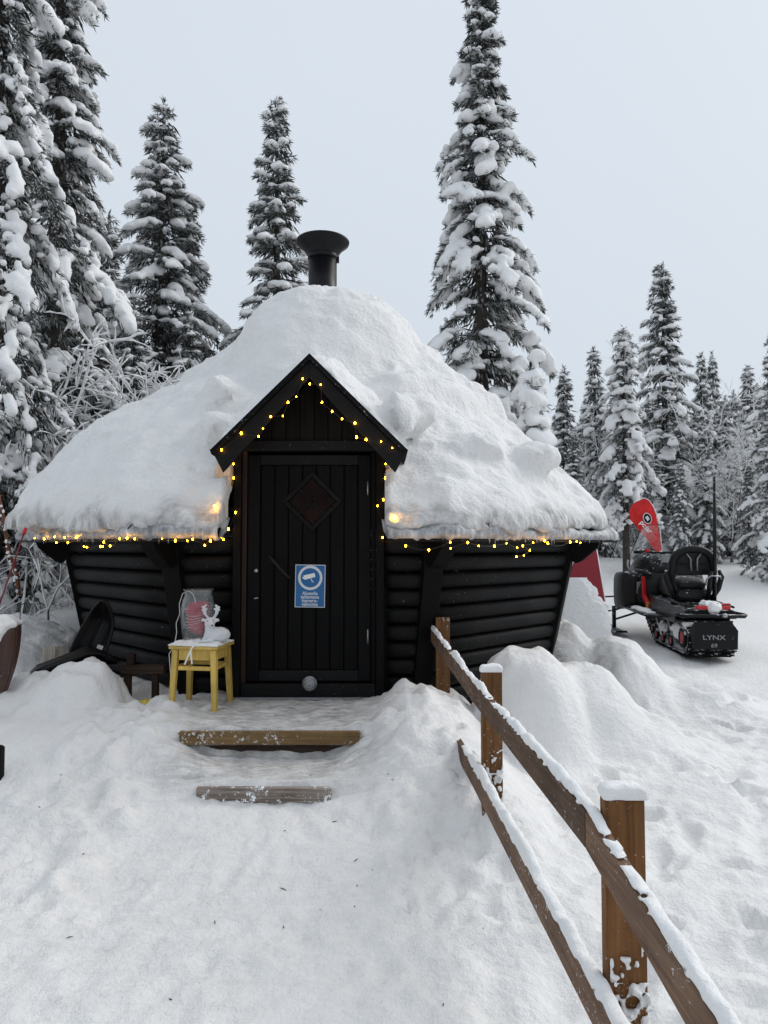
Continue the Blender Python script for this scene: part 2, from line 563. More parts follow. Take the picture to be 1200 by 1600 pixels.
class MB:
    """collects shapes; build() links them as ONE mesh object"""
    def __init__(s):
        s.v, s.f, s.sm = [], [], []

    def add(s, vs_, fs, smooth=False):
        o = len(s.v)
        s.v += [tuple(p) for p in vs_]
        for f in fs:
            s.f.append([i + o for i in f])
            s.sm.append(smooth)
        return s

    def hexa(s, p):
        """p: 8 corners, bottom 4 ccw then top 4 ccw"""
        return s.add(p, [(3, 2, 1, 0), (4, 5, 6, 7), (0, 1, 5, 4), (1, 2, 6, 5), (2, 3, 7, 6), (3, 0, 4, 7)])

    def box(s, x0, x1, y0, y1, z0, z1):
        return s.hexa([(x0, y0, z0), (x1, y0, z0), (x1, y1, z0), (x0, y1, z0), (x0, y0, z1), (x1, y0, z1), (x1, y1, z1), (x0, y1, z1)])

    def bar(s, a, b, w, h, up=(0, 0, 1)):
        a, b, up = Vector(a), Vector(b), Vector(up)
        d = (b - a).normalized()
        if abs(d.dot(up)) > 0.98:
            up = Vector((0, 1, 0))
        sx = d.cross(up).normalized() * (w / 2)
        uz = sx.cross(d).normalized() * (h / 2)
        return s.hexa([a - sx - uz, a + sx - uz, b + sx - uz, b - sx - uz, a - sx + uz, a + sx + uz, b + sx + uz, b - sx + uz])

    def prism(s, poly, off):
        """extrude polygon (list of 3d points) by vector off"""
        off = Vector(off)
        n = len(poly)
        a = [Vector(p) for p in poly]
        vs_ = a + [p + off for p in a]
        fs = [tuple(range(n))[::-1], tuple(range(n, 2 * n))] + [(i, (i + 1) % n, (i + 1) % n + n, i + n) for i in range(n)]
        return s.add(vs_, fs)

    def tube(s, pts, r, n=8, caps=True, smooth=True):
        pts = [Vector(p) for p in pts]
        rs = r if isinstance(r, (list, tuple)) else [r] * len(pts)
        vs_, fs = [], []
        prev = None
        for i, p in enumerate(pts):
            t = (pts[min(i + 1, len(pts) - 1)] - pts[max(i - 1, 0)]).normalized()
            if prev is None:
                prev = t.orthogonal().normalized()
            u = (prev - t * prev.dot(t))
            u = u.normalized() if u.length > 1e-6 else t.orthogonal().normalized()
            prev = u
            w = t.cross(u)
            for k in range(n):
                a = 2 * PI * k / n
                vs_.append(p + (u * math.cos(a) + w * math.sin(a)) * rs[i])
        for i in range(len(pts) - 1):
            for k in range(n):
                fs.append((i * n + k, i * n + (k + 1) % n, (i + 1) * n + (k + 1) % n, (i + 1) * n + k))
        if caps:
            fs.append(tuple(range(n))[::-1])
            fs.append(tuple(range((len(pts) - 1) * n, len(pts) * n)))
        return s.add(vs_, fs, smooth)

    def lathe(s, prof, c=(0, 0, 0), n=24, smooth=True, axis='z'):
        vs_, fs = [], []
        for r, z in prof:
            for k in range(n):
                a = 2 * PI * k / n
                if axis == 'z':
                    vs_.append((c[0] + r * math.cos(a), c[1] + r * math.sin(a), c[2] + z))
                elif axis == 'y':
                    vs_.append((c[0] + r * math.cos(a), c[1] + z, c[2] + r * math.sin(a)))
                else:
                    vs_.append((c[0] + z, c[1] + r * math.cos(a), c[2] + r * math.sin(a)))
        for i in range(len(prof) - 1):
            for k in range(n):
                fs.append((i * n + k, i * n + (k + 1) % n, (i + 1) * n + (k + 1) % n, (i + 1) * n + k))
        return s.add(vs_, fs, smooth)

    def loft(s, rings, caps=True, smooth=True, closed=True):
        n = len(rings[0])
        vs_ = [p for r in rings for p in r]
        fs = []
        for i in range(len(rings) - 1):
            for k in range(n if closed else n - 1):
                fs.append((i * n + k, i * n + (k + 1) % n, (i + 1) * n + (k + 1) % n, (i + 1) * n + k))
        if caps and closed:
            fs.append(tuple(range(n))[::-1])
            fs.append(tuple(range((len(rings) - 1) * n, len(rings) * n)))
        return s.add(vs_, fs, smooth)

    def build(s, name, mat, parent=None, bevel=0.0, fixn=True, sharp=None):
        me = bpy.data.meshes.new(name)
        me.from_pydata([tuple(p) for p in s.v], [], s.f)
        me.polygons.foreach_set('use_smooth', s.sm)
        if fixn:
            import bmesh
            bm = bmesh.new()
            bm.from_mesh(me)
            bmesh.ops.recalc_face_normals(bm, faces=bm.faces)
            bm.to_mesh(me)
            bm.free()
        me.materials.append(mat)
        me.update()
        o = link(bpy.data.objects.new(name, me), parent)
        if bevel:
            md = o.modifiers.new('bevel', 'BEVEL')
            md.width = bevel
            md.segments = 2
            md.limit_method = 'ANGLE'
        return o


def copy_tree(o, parent=None):
    c = o.copy()
    COL.objects.link(c)
    c.parent = parent
    for ch in list(o.children):
        copy_tree(ch, c)
    return c


def text_mesh(body, size, name, mat, parent, loc, rot=(PI / 2, 0, 0), extrude=0.0008, align='CENTER', bold=0.0, sx=1.0):
    cu = bpy.data.curves.new('text_tmp', 'FONT')
    cu.body = body
    cu.size = size
    cu.align_x = align
    cu.extrude = extrude
    cu.offset = bold
    o = bpy.data.objects.new('text_tmp', cu)
    COL.objects.link(o)
    dg = bpy.context.evaluated_depsgraph_get()
    me = bpy.data.meshes.new_from_object(o.evaluated_get(dg))
    bpy.data.objects.remove(o)
    me.name = name
    me.materials.clear()
    me.materials.append(mat)
    r = link(bpy.data.objects.new(name, me), parent)
    r.location = loc
    r.rotation_euler = rot
    r.scale = (sx, 1, 1)
    return r


def surface_nets(F, org, h):
    """iso surface F=0 (inside F<0) -> verts, quads"""
    F = np.asarray(F, np.float32)
    nx, ny, nz = F.shape
    S = F < 0
    cnt = np.zeros((nx - 1, ny - 1, nz - 1), np.int8)
    for a in (0, 1):
        for b in (0, 1):
            for c in (0, 1):
                cnt += S[a:nx - 1 + a, b:ny - 1 + b, c:nz - 1 + c]
    act = (cnt > 0) & (cnt < 8)
    idx = np.argwhere(act)
    m = len(idx)
    if m == 0:
        return np.zeros((0, 3)), np.zeros((0, 4), int)
    I, J, K = idx.T
    corners = [(a, b, c) for a in (0, 1) for b in (0, 1) for c in (0, 1)]
    val = {c: F[I + c[0], J + c[1], K + c[2]] for c in corners}
    pos = np.zeros((m, 3), np.float32)
    n = np.zeros(m, np.float32)
    for c in corners:
        for ax in range(3):
            if c[ax] == 0:
                d = list(c); d[ax] = 1; d = tuple(d)
                va, vb = val[c], val[d]
                x = (va < 0) != (vb < 0)
                t = np.where(x, va / np.where(va == vb, 1, va - vb), 0)
                p = np.zeros((m, 3), np.float32)
                p[:] = c
                p[:, ax] = t
                pos += p * x[:, None]
                n += x
    pos = pos / n[:, None] + idx
    cid = np.full(act.shape, -1, np.int32)
    cid[I, J, K] = np.arange(m)
    quads = []
    for ax in range(3):
        sl0 = [slice(1, -1)] * 3
        sl1 = [slice(1, -1)] * 3
        sl0[ax] = slice(0, -1)
        sl1[ax] = slice(1, None)
        a, b = S[tuple(sl0)], S[tuple(sl1)]
        ch = np.argwhere(a != b)
        off = np.ones(3, int); off[ax] = 0
        e_ = ch + off
        u, w = [(1, 2), (2, 0), (0, 1)][ax]
        def cell(du, dw):
            q = e_.copy()
            q[:, u] -= du
            q[:, w] -= dw
            return cid[q[:, 0], q[:, 1], q[:, 2]]
        q = np.stack([cell(1, 1), cell(0, 1), cell(0, 0), cell(1, 0)], 1)
        flip = ~a[tuple(ch.T)]
        q[flip] = q[flip][:, ::-1]
        quads.append(q)
    quads = np.concatenate(quads)
    quads = quads[(quads >= 0).all(1)]
    return pos * h + np.asarray(org, np.float32), quads


def smin(a, b, k):
    h = np.clip(0.5 + 0.5 * (b - a) / k, 0, 1)
    return b + (a - b) * h - k * h * (1 - h)


def smax(a, b, k):
    return -smin(-a, -b, k)


def grid3(lo, hi, h):
    ax = [np.arange(l, u + h, h, dtype=np.float32) for l, u in zip(lo, hi)]
    return np.meshgrid(*ax, indexing='ij')


def sd_caps(X, Y, Z, a, b, ra, rb):
    a, b = np.array(a, float), np.array(b, float)
    d = b - a
    t = np.clip(((X - a[0]) * d[0] + (Y - a[1]) * d[1] + (Z - a[2]) * d[2]) / max(1e-9, d @ d), 0, 1)
    r = ra + (rb - ra) * t
    return np.sqrt((X - a[0] - t * d[0]) ** 2 + (Y - a[1] - t * d[1]) ** 2 + (Z - a[2] - t * d[2]) ** 2) - r


def sd_ell(X, Y, Z, c, r):
    q = np.sqrt(((X - c[0]) / r[0]) ** 2 + ((Y - c[1]) / r[1]) ** 2 + ((Z - c[2]) / r[2]) ** 2)
    return (q - 1) * min(r)


# ------------------------------------------------------------------ hut frame (used by the terrain too)
HC = np.array((-0.58, 7.30))          # hut centre
AT, AB = 2.25, 2.03                   # apothem of the wall at the eaves / at the bottom
ZT, ZB = 1.56, 0.30
DX = -0.53                            # door centre
T8 = math.tan(PI / 8)


def oct_dist(x, y):
    x = np.asarray(x) - HC[0]
    y = np.asarray(y) - HC[1]
    r = -1e9
    for k in range(8):
        a = -PI / 2 + k * PI / 4
        r = np.maximum(r, x * math.cos(a) + y * math.sin(a))
    return r


# ------------------------------------------------------------------ ground: one snow sheet
def g2(x, y, cx, cy, sx, sy, rot=0.0):
    c, s = math.cos(rot), math.sin(rot)
    dx, dy = x - cx, y - cy
    u, v = dx * c + dy * s, -dx * s + dy * c
    return np.exp(-0.5 * ((u / sx) ** 2 + (v / sy) ** 2))


rngF = np.random.default_rng(5)
FEET = []
for i in range(420):
    fx, fy = rngF.uniform(0.75, 5.2), rngF.uniform(1.6, 12)
    if fy > 4.0 and fx < 1.0 + (fy - 4) * 0.9:
        continue
    FEET.append((fx, fy, rngF.uniform(0, PI), rngF.uniform(0.015, 0.05), rngF.uniform(0.8, 1.25)))
for i in range(190):
    FEET.append((rngF.uniform(-2.2, 0.35), rngF.uniform(1.4, 3.6), rngF.normal(PI / 2, 0.5), rngF.uniform(0.004, 0.012), rngF.uniform(0.8, 1.1)))


def ground_height(x, y, detail=True):
    x = np.asarray(x, float)
    y = np.asarray(y, float)
    z = 0.2 * sstep(5.5, 8.0, y) + 0.95 * sstep(9.8, 17.5, y) + 0.45 * sstep(17, 32, y)
    z = z + 0.55 * sstep(5.5, 8.5, y) * sstep(-2.6, -3.6, x) * (1 - 0.6 * sstep(9.8, 17.5, y))
    # bank around the porch: smooth slope outside the trodden path
    slope = 0.44 * sstep(2.75, 4.5, y) * (1 - sstep(5.4, 7.0, y) * 0.5)
    slope = slope * sstep(-4.6, -2.6, x) * (1 - sstep(0.42, 0.95, x) * 0.86)
    z = np.maximum(z, slope) if np.ndim(z) else max(z, slope)
    # path with the two wooden steps
    wob = 0.05 * vnoise(x * 2.1, y * 2.1, 0, 3)
    halfw = 0.50 - 0.12 * sstep(4.18, 3.75, y) + 0.22 * sstep(3.6, 2.8, y) + wob
    inpath = 1 - sstep(halfw - 0.22, halfw + 0.18, np.abs(x + 0.65 - 0.10 * sstep(4.18, 3.9, y)))
    st = np.where(y > 4.178, 0.446, np.where(y > 3.722, 0.292 + 0.05 * sstep(3.9, 4.17, y) * 0, 0.19 * sstep(2.3, 3.72, y)))
    topwide = np.where(y > 4.178, 1 - sstep(0.55, 0.95, np.abs(x + 0.60)), inpath)
    z = z * (1 - topwide) + st * topwide
    # banks: beside the railing, slid-off roof snow, left pile, stool mound
    z = z + 0.08 * g2(x, y, 0.20, 4.55, 0.16, 0.42) + 0.06 * g2(x, y, 0.14, 3.75, 0.20, 0.5) + 0.03 * g2(x, y, 0.05, 3.0, 0.25, 0.4)
    z = z + 0.17 * g2(x, y, 0.62, 3.35, 0.22, 0.45)
    b = 0.0
    def bank(h, cx, cy, sx, sy, rot=0.0, p=1.6):
        c, s = math.cos(rot), math.sin(rot)
        dx, dy = x - cx, y - cy
        u, v = dx * c + dy * s, -dx * s + dy * c
        q = ((u / sx) ** 2 + (v / sy) ** 2)
        return h * np.exp(-q ** p)
    B = np.stack([bank(0.88, 0.98, 4.88, 0.40, 0.50, 0.2, 1.9), bank(0.72, 1.36, 5.12, 0.48, 0.55, 0.4, 1.6), bank(0.42, 1.70, 5.00, 0.62, 0.70, 0.3, 1.3),
                  bank(0.22, 1.75, 4.4, 0.75, 0.65, 0.2, 1.1),
                  bank(0.90, 1.60, 6.75, 0.50, 0.55, 0.0, 1.4), bank(0.72, 2.10, 6.5, 0.5, 0.6, 0.3, 1.3), bank(0.40, 2.75, 6.3, 0.50, 0.70, 0.5, 1.2),
                  bank(0.76, -2.00, 4.82, 0.34, 0.36, 0, 2.2), bank(0.70, -2.32, 4.75, 0.42, 0.42, 0.1, 1.5), bank(0.50, -2.0, 4.55, 0.50, 0.42, 0.1, 1.2),
                  bank(0.55, -2.9, 4.7, 0.5, 0.6, 0, 1.2),
                  bank(0.50, -1.42, 4.78, 0.22, 0.2, 0, 1.3), bank(0.47, -1.12, 4.72, 0.2, 0.15, 0, 1.4),
                  bank(0.85, -3.45, 6.9, 0.8, 0.9, 0, 1.3)])
    bb = B.max(0)
    k = 0.07
    bb = np.log(np.exp(B / k).sum(0)) * k - math.log(B.shape[0]) * k * 0.5
    bb = np.maximum(bb, 0)
    z = smax(z, bb, 0.10) - 0.012
    z = z + sstep(0.25, 0.5, bb) * (1 - 0.5 * sstep(0.5, 0.9, x)) * (0.045 * vnoise(x * 3.7, y * 3.7, 0, 15) + 0.05 * np.abs(vnoise(x * 7, y * 7, 0, 16)) + 0.03 * np.abs(vnoise(x * 13, y * 13, 0, 18)) + 0.012 * vnoise(x * 15, y * 15, 0, 17))
    # hollow with dirty snow between the two banks
    z = z - 0.18 * g2(x, y, 1.80, 5.86, 0.13, 0.12) - 0.12 * g2(x, y, 1.55, 6.25, 0.12, 0.14) + 0.08 * g2(x, y, 1.98, 6.05, 0.10, 0.12)
    # dark gap left of the stool
    z = z - 0.12 * g2(x, y, -1.68, 5.05, 0.14, 0.14)
    # roughness
    far = sstep(8, 30, np.hypot(x, y))
    trod = sstep(-2.6, -2.0, x) * (1 - sstep(0.2, 0.5, x)) * (1 - sstep(3.3, 4.0, y))
    rough = (1 - inpath * 0.75) * (1 - 0.8 * trod)
    z = z + 0.35 * far * vnoise(x * 0.12, y * 0.12, 0, 11) * sstep(14, 30, np.hypot(x, y))
    z = z + (0.028 * vnoise(x * 1.7, y * 1.7, 0, 21) + 0.016 * vnoise(x * 4.3, y * 4.3, 0, 22)) * rough
    if detail:
        bumpy = np.clip(rough + 0.15, 0, 1)
        pr = 0.5 + 0.5 * vnoise(x * 0.9, y * 0.9, 0, 33)
        lump = np.abs(vnoise(x * 6.5, y * 6.5, 0, 34))
        z = z + 0.022 * (lump - 0.3) * bumpy * pr + 0.014 * vnoise(x * 11, y * 11, 0, 23) * bumpy + 0.0075 * vnoise(x * 23, y * 23, 0, 24)
        z = z + 0.0035 * vnoise(x * 9, y * 42, 0, 26) * inpath
        # chunky thrown snow on both sides of the path
        side = sstep(0.5, 0.75, np.abs(x + 0.62)) * (1 - sstep(1.0, 1.5, np.abs(x + 0.62))) * sstep(2.0, 3.0, y) * (1 - sstep(4.9, 5.2, y))
        z = z + 0.06 * side * np.maximum(0, vnoise(x * 8, y * 8, 0, 41)) ** 1.3 + 0.034 * side * np.abs(vnoise(x * 15, y * 15, 0, 42)) + 0.012 * side * vnoise(x * 31, y * 31, 0, 43)
        for fx, fy, fa, fd, fs in FEET:
            sel = (np.abs(x - fx) < 0.3) & (np.abs(y - fy) < 0.3)
            if not sel.any():
                continue
            xs_, ys_ = x[sel], y[sel]
            c, s = math.cos(fa), math.sin(fa)
            u, v = (xs_ - fx) * c + (ys_ - fy) * s, -(xs_ - fx) * s + (ys_ - fy) * c
            qs = ((u - 0.045 * fs) / (0.10 * fs)) ** 2 + (v / (0.052 * fs)) ** 2
            qh = ((u + 0.10 * fs) / (0.05 * fs)) ** 2 + (v / (0.044 * fs)) ** 2
            z[sel] += -fd * np.exp(-qs ** 2.5) - fd * 0.9 * np.exp(-qh ** 2.5) + fd * 0.30 * np.exp(-((np.sqrt(qs) - 1.4) / 0.25) ** 2)
    # never inside the hut
    od = oct_dist(x, y)
    z = np.where((od < AB - 0.18), np.minimum(z, 0.33), z)
    return z


def stretch(lo, hi, step, far, g=1.13):
    a = list(np.arange(lo, hi + step * 0.5, step))
    s = step
    while a[-1] < far:
        s *= g
        a.append(a[-1] + s)
    s = step
    while a[0] > -far:
        s *= g
        a.insert(0, a[0] - s)
    return np.array(a)


gx = stretch(-3.0, 3.2, 0.025, 700, 1.15)
gy = stretch(1.5, 6.8, 0.025, 700, 1.15)
# keep rows sharp at the step edges
GX, GY = np.meshgrid(gx, gy, indexing='ij')
GZ = ground_height(GX.ravel(), GY.ravel())
gv = np.stack([GX.ravel(), GY.ravel(), GZ], 1)
nxg, nyg = len(gx), len(gy)
ii = (np.arange(nxg - 1)[:, None] * nyg + np.arange(nyg - 1)[None, :]).ravel()
gf = np.stack([ii, ii + nyg, ii + nyg + 1, ii + 1], 1)
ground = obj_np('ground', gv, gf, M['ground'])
tag(ground, 'trodden snow covering the yard around the hut', None, None, 'structure')
xx, yy = GX.ravel(), GY.ravel()
dirt = 1.0 * (1 - sstep(0.35, 0.85, np.abs(xx + 0.62))) * sstep(3.55, 3.9, yy) * (1 - sstep(5.2, 5.5, yy))
dirt = np.maximum(dirt, 0.25 * g2(xx, yy, -1.55, 3.6, 0.3, 0.3))
dirt = np.maximum(dirt, 0.22 * g2(xx, yy, -1.0, 2.6, 0.8, 0.7))
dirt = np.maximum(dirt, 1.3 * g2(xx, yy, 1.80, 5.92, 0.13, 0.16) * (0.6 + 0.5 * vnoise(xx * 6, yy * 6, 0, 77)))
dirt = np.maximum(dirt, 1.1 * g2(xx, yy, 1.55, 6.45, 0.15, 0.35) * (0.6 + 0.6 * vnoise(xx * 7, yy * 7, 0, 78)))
dirt = np.maximum(dirt, 0.45 * g2(xx, yy, -2.9, 5.6, 0.35, 0.35))
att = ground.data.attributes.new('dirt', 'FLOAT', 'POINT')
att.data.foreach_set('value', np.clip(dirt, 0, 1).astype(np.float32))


def gz(x, y):
    return float(ground_height(np.array([x]), np.array([y]))[0])


# ------------------------------------------------------------------ grill hut
hut = empty('grill_hut', (HC[0], HC[1], 0), 0, 'low black octagonal log hut with pointed door gable and snow-laden roof', 'hut')


def hp(k, ap, t, z):
    """local point on facet k (0 faces the camera): apothem ap, tangential t"""
    a = -PI / 2 + k * PI / 4
    n = (math.cos(a), math.sin(a))
    tg = (-math.sin(a), math.cos(a))
    return Vector((n[0] * ap + tg[0] * t, n[1] * ap + tg[1] * t, z))


def ap_at(z):
    return AB + (AT - AB) * (z - ZB) / (ZT - ZB)


NLOG = 10
PITCH_L = (ZT - ZB) / NLOG
rl = random.Random(3)


def log_mesh(k, t0a, t1a, z0, z1, name='log'):
    """half-round log on facet k; t0a/t1a functions of z give the ends"""
    mb = MB()
    rings = []
    prof = []
    n = 9
    for i in range(n):
        u = i / (n - 1)
        z = z0 + 0.002 + (z1 - z0 - 0.004) * u
        bul = 0.040 * math.sqrt(max(0, 1 - (2 * u - 1) ** 2)) + (0 if 0 < i < n - 1 else -0.012)
        prof.append((z, bul))
    for end in (0, 0.33, 0.66, 1):
        ring = []
        for z, bul in prof:
            t = t0a(z) + (t1a(z) - t0a(z)) * end
            ring.append(hp(k, ap_at(z) + bul, t, z))
        for z in (z1 - 0.002, z0 + 0.002):
            t = t0a(z) + (t1a(z) - t0a(z)) * end
            ring.append(hp(k, ap_at(z) - 0.05, t, z))
        rings.append(ring)
    mb.loft(rings)
    return mb.build(name, M['black'], hut)


dxl = DX - HC[0]      # door centre in hut coordinates
JW = 0.53             # half width of the door casing
for k in range(8):
    for i in range(NLOG):
        z0 = ZB + i * PITCH_L
        z1 = z0 + PITCH_L
        e1 = lambda z: ap_at(z) * T8 - 0.02
        e0 = lambda z: -ap_at(z) * T8 + 0.02
        if k == 0:
            log_mesh(k, e0, lambda z: dxl - JW + 0.02, z0, z1)
            log_mesh(k, lambda z: dxl + JW - 0.02, e1, z0, z1)
        else:
            log_mesh(k, e0, e1, z0, z1)
# corner posts and rafter brackets at the eight corners
for k in range(8):
    a = -PI / 2 + (k + 0.5) * PI / 4
    rdir = Vector((math.cos(a), math.sin(a), 0))
    tdir = Vector((-math.sin(a), math.cos(a), 0))
    cb, ct = (AB - 0.03) / math.cos(PI / 8), AT / math.cos(PI / 8)
    mb = MB()
    pts = []
    for z, c in ((ZB - 0.1, cb - 0.02), (ZT, ct)):
        for rr, tt in ((-0.06, -0.075), (0.055, -0.075), (0.055, 0.075), (-0.06, 0.075)):
            p = rdir * (c + rr) + tdir * tt
            pts.append((p.x, p.y, z))
    mb.hexa(pts)
    mb.build('corner_post', M['blackv'], hut, 0.006)
    mb = MB()
    prof = [(ct + 0.02, 1.36), (ct + 0.05, 1.34), (ct + 0.10, 1.36), (ct + 0.24, 1.48), (ct + 0.26, 1.545), (ct + 0.0, 1.545)]
    poly = [tuple(rdir * r + tdir * -0.06) for r, z in prof]
    poly = [(p[0], p[1], z) for p, (r, z) in zip(poly, prof)]
    mb.prism(poly, tdir * 0.12)
    mb.build('rafter_bracket', M['blackv'], hut, 0.004)
# log nearest the eaves is backed by a soffit board on each facet
EA = 2.62             # eave apothem
ZE = 1.555
RT, ZR = 0.45, 3.30   # top ring of the roof


def roof_z(rho):
    return ZE + 0.03 + (EA - np.asarray(rho)) * (ZR - ZE) / (EA - RT)


for k in range(8):
    mb = MB()
    if k == 0:
        zc = 2.12
        ac = EA - (zc - ZE) * (EA - RT) / (ZR - ZE)
        for sgn in (-1, 1):
            poly = [hp(0, EA, sgn * EA * T8, ZE), hp(0, EA, dxl + sgn * 0.56, ZE), hp(0, ac, dxl + sgn * 0.56, zc), hp(0, ac, sgn * ac * T8, zc)]
            mb.prism(poly, (0, 0, 0.03))
        poly = [hp(0, ac, -ac * T8, zc), hp(0, ac, ac * T8, zc), hp(0, RT, RT * T8, ZR), hp(0, RT, -RT * T8, ZR)]
        mb.prism(poly, (0, 0, 0.03))
    else:
        poly = [hp(k, EA, -EA * T8, ZE), hp(k, EA, EA * T8, ZE), hp(k, RT, RT * T8, ZR), hp(k, RT, -RT * T8, ZR)]
        mb.prism(poly, (0, 0, 0.03))
    mb.build('roof_panel', M['shingle'], hut)
    # fascia boards
    for (t0, t1) in ([(-EA * T8, dxl - 0.56), (dxl + 0.56, EA * T8)] if k == 0 else [(-EA * T8, EA * T8)]):
        mb = MB()
        mb.hexa([hp(k, EA + 0.001, t0, ZE - 0.03), hp(k, EA + 0.001, t1, ZE - 0.03), hp(k, EA - 0.024, t1, ZE - 0.03), hp(k, EA - 0.024, t0, ZE - 0.03),
                 hp(k, EA + 0.001, t0, ZE + 0.035), hp(k, EA + 0.001, t1, ZE + 0.035), hp(k, EA - 0.024, t1, ZE + 0.035), hp(k, EA - 0.024, t0, ZE + 0.035)])
        mb.build('fascia_board', M['black'], hut)
# smoke-hood top
mb = MB()
mb.lathe([(0.52, 3.26), (0.50, 3.42), (0.2, 3.60), (0.01, 3.62)], (0, 0, 0), 8, False)
mb.build('roof_cap', M['shingle'], hut)
# dark floor / plinth
mb = MB()
ring0 = [hp(k, AB - 0.06, (AB - 0.06) * T8, 0.1) for k in range(8)]
ring1 = [hp(k, AB - 0.06, (AB - 0.06) * T8, 0.42) for k in range(8)]
mb.loft([ring0, ring1], True, False)
mb.build('plinth', M['black'], hut)

# chimney
CH = Vector((-0.035, -0.3, 0))
chim = MB().tube([(CH.x, CH.y, 3.4), (CH.x, CH.y, 4.38)], 0.142, 28).build('flue_pipe', M['pipe'], hut)
MB().lathe([(0.146, 4.36), (0.150, 4.365), (0.150, 4.40), (0.146, 4.405)], CH, 28).build('pipe_band', M['pipe'], chim)
mb = MB().lathe([(0.138, 4.36), (0.145, 4.405), (0.205, 4.475), (0.262, 4.52), (0.268, 4.54), (0.262, 4.548), (0.24, 4.535), (0.19, 4.50), (0.135, 4.44)], CH, 36)
mb.build('flue_cowl', M['pipe'], chim)
mb = MB()
for a in (0.6, 2.7, 4.8):
    d = Vector((math.cos(a), math.sin(a), 0))
    mb.bar(CH + d * 0.13 + Vector((0, 0, 4.37)), CH + d * 0.24 + Vector((0, 0, 4.53)), 0.03, 0.006)
mb.build('cowl_strap', M['pipe'], chim)
MB().box(CH.x + 0.142, CH.x + 0.165, CH.y - 0.015, CH.y + 0.015, 4.33, 4.39).build('clamp', M['pipe'], chim)

# ---------------------------- door bay (hut-local y: front face of casing)
YF = 4.985 - HC[1]
zl = 2.165
for s in (-1, 1):
    x0, x1 = sorted((dxl + s * 0.475, dxl + s * 0.53))
    jb = MB().box(x0, x1, YF, YF + 0.10, 0.43, zl).build('door_jamb', M['blackv'], hut, 0.005)
    # cheek wall beside the door going back into the roof
    x0, x1 = sorted((dxl + s * 0.50, dxl + s * 0.548))
    MB().box(x0, x1, YF + 0.101, YF + 1.1, 0.43, 2.15).build('bay_side_panel', M['blackv'], hut, 0.003)
MB().box(dxl - 0.53, dxl + 0.53, YF - 0.004, YF + 0.096, zl + 0.002, zl + 0.075).build('door_lintel', M['black'], hut, 0.005)
MB().box(dxl - 0.47, dxl + 0.47, YF + 0.012, YF + 0.09, 0.43, 0.535).build('threshold_board', M['black'], hut, 0.004)
MB().box(dxl - 0.56, dxl + 0.56, YF - 0.025, YF - 0.005, 0.43, 0.448).build('sill_strip', M['alu'], hut, 0.002)
# inner casing
for s in (-1, 1):
    x0, x1 = sorted((dxl + s * 0.44, dxl + s * 0.473))
    MB().box(x0, x1, YF + 0.03, YF + 0.098, 0.536, zl).build('door_stop', M['edge_wood'] if s < 0 else M['blackv'], hut, 0.003)

door = MB().box(dxl - 0.437, dxl + 0.437, YF + 0.075, YF + 0.10, 0.545, 2.145).build('door', M['blackv'], hut)
zd0, zd1 = 0.548, 2.142
DW = 0.435
for s in (-1, 1):
    x0, x1 = sorted((dxl + s * (DW - 0.085), dxl + s * DW))
    MB().box(x0, x1, YF + 0.045, YF + 0.074, zd0, zd1).build('stile', M['blackv'], door, 0.004)
MB().box(dxl - DW + 0.087, dxl + DW - 0.087, YF + 0.046, YF + 0.074, zd0, zd0 + 0.075).build('bottom_rail', M['black'], door, 0.004)
MB().box(dxl - DW + 0.087, dxl + DW - 0.087, YF + 0.046, YF + 0.074, zd1 - 0.07, zd1).build('top_rail', M['black'], door, 0.004)
npl = 7
pw = 2 * (DW - 0.089) / npl
for i in range(npl):
    x0 = dxl - DW + 0.089 + i * pw
    MB().box(x0 + 0.003, x0 + pw - 0.003, YF + 0.054, YF + 0.0745, zd0 + 0.077, zd1 - 0.072).build('door_plank', M['blackv'], door, 0.006)
# diamond window
wc = U(487, 783, 4.99)
wx, wz = wc.x - HC[0], wc.z
D = 0.215
yw = YF + 0.038
for (a, b) in (((-1, 0), (0, 1)), ((0, 1), (1, 0)), ((1, 0), (0, -1)), ((0, -1), (-1, 0))):
    mb = MB()
    o0, o1 = Vector((wx + a[0] * D, yw, wz + a[1] * D)), Vector((wx + b[0] * D, yw, wz + b[1] * D))
    k_ = 0.80
    i0, i1 = Vector((wx + a[0] * D * k_, yw, wz + a[1] * D * k_)), Vector((wx + b[0] * D * k_, yw, wz + b[1] * D * k_))
    mb.prism([o0, o1, i1, i0], (0, 0.016, 0))
    mb.build('window_frame', M['gable'], door, 0.003)
for (cx, cz) in ((-0.5, 0), (0.5, 0), (0, 0.5), (0, -0.5)):
    q = D * 0.79 / 2 - 0.008
    c = Vector((wx + cx * D * 0.79, yw + 0.010, wz + cz * D * 0.79))
    mb = MB()
    mb.prism([c + Vector((-q, 0, 0)), c + Vector((0, 0, q)), c + Vector((q, 0, 0)), c + Vector((0, 0, -q))], (0, 0.004, 0))
    mb.build('window_pane', M['darkglass'], door)
h_ = D * 0.79 / 2
for s in (-1, 1):
    MB().bar((wx - h_, yw + 0.008, wz - s * h_), (wx + h_, yw + 0.008, wz + s * h_), 0.012, 0.014, (0, 1, 0)).build('glazing_bar', M['gable'], door)
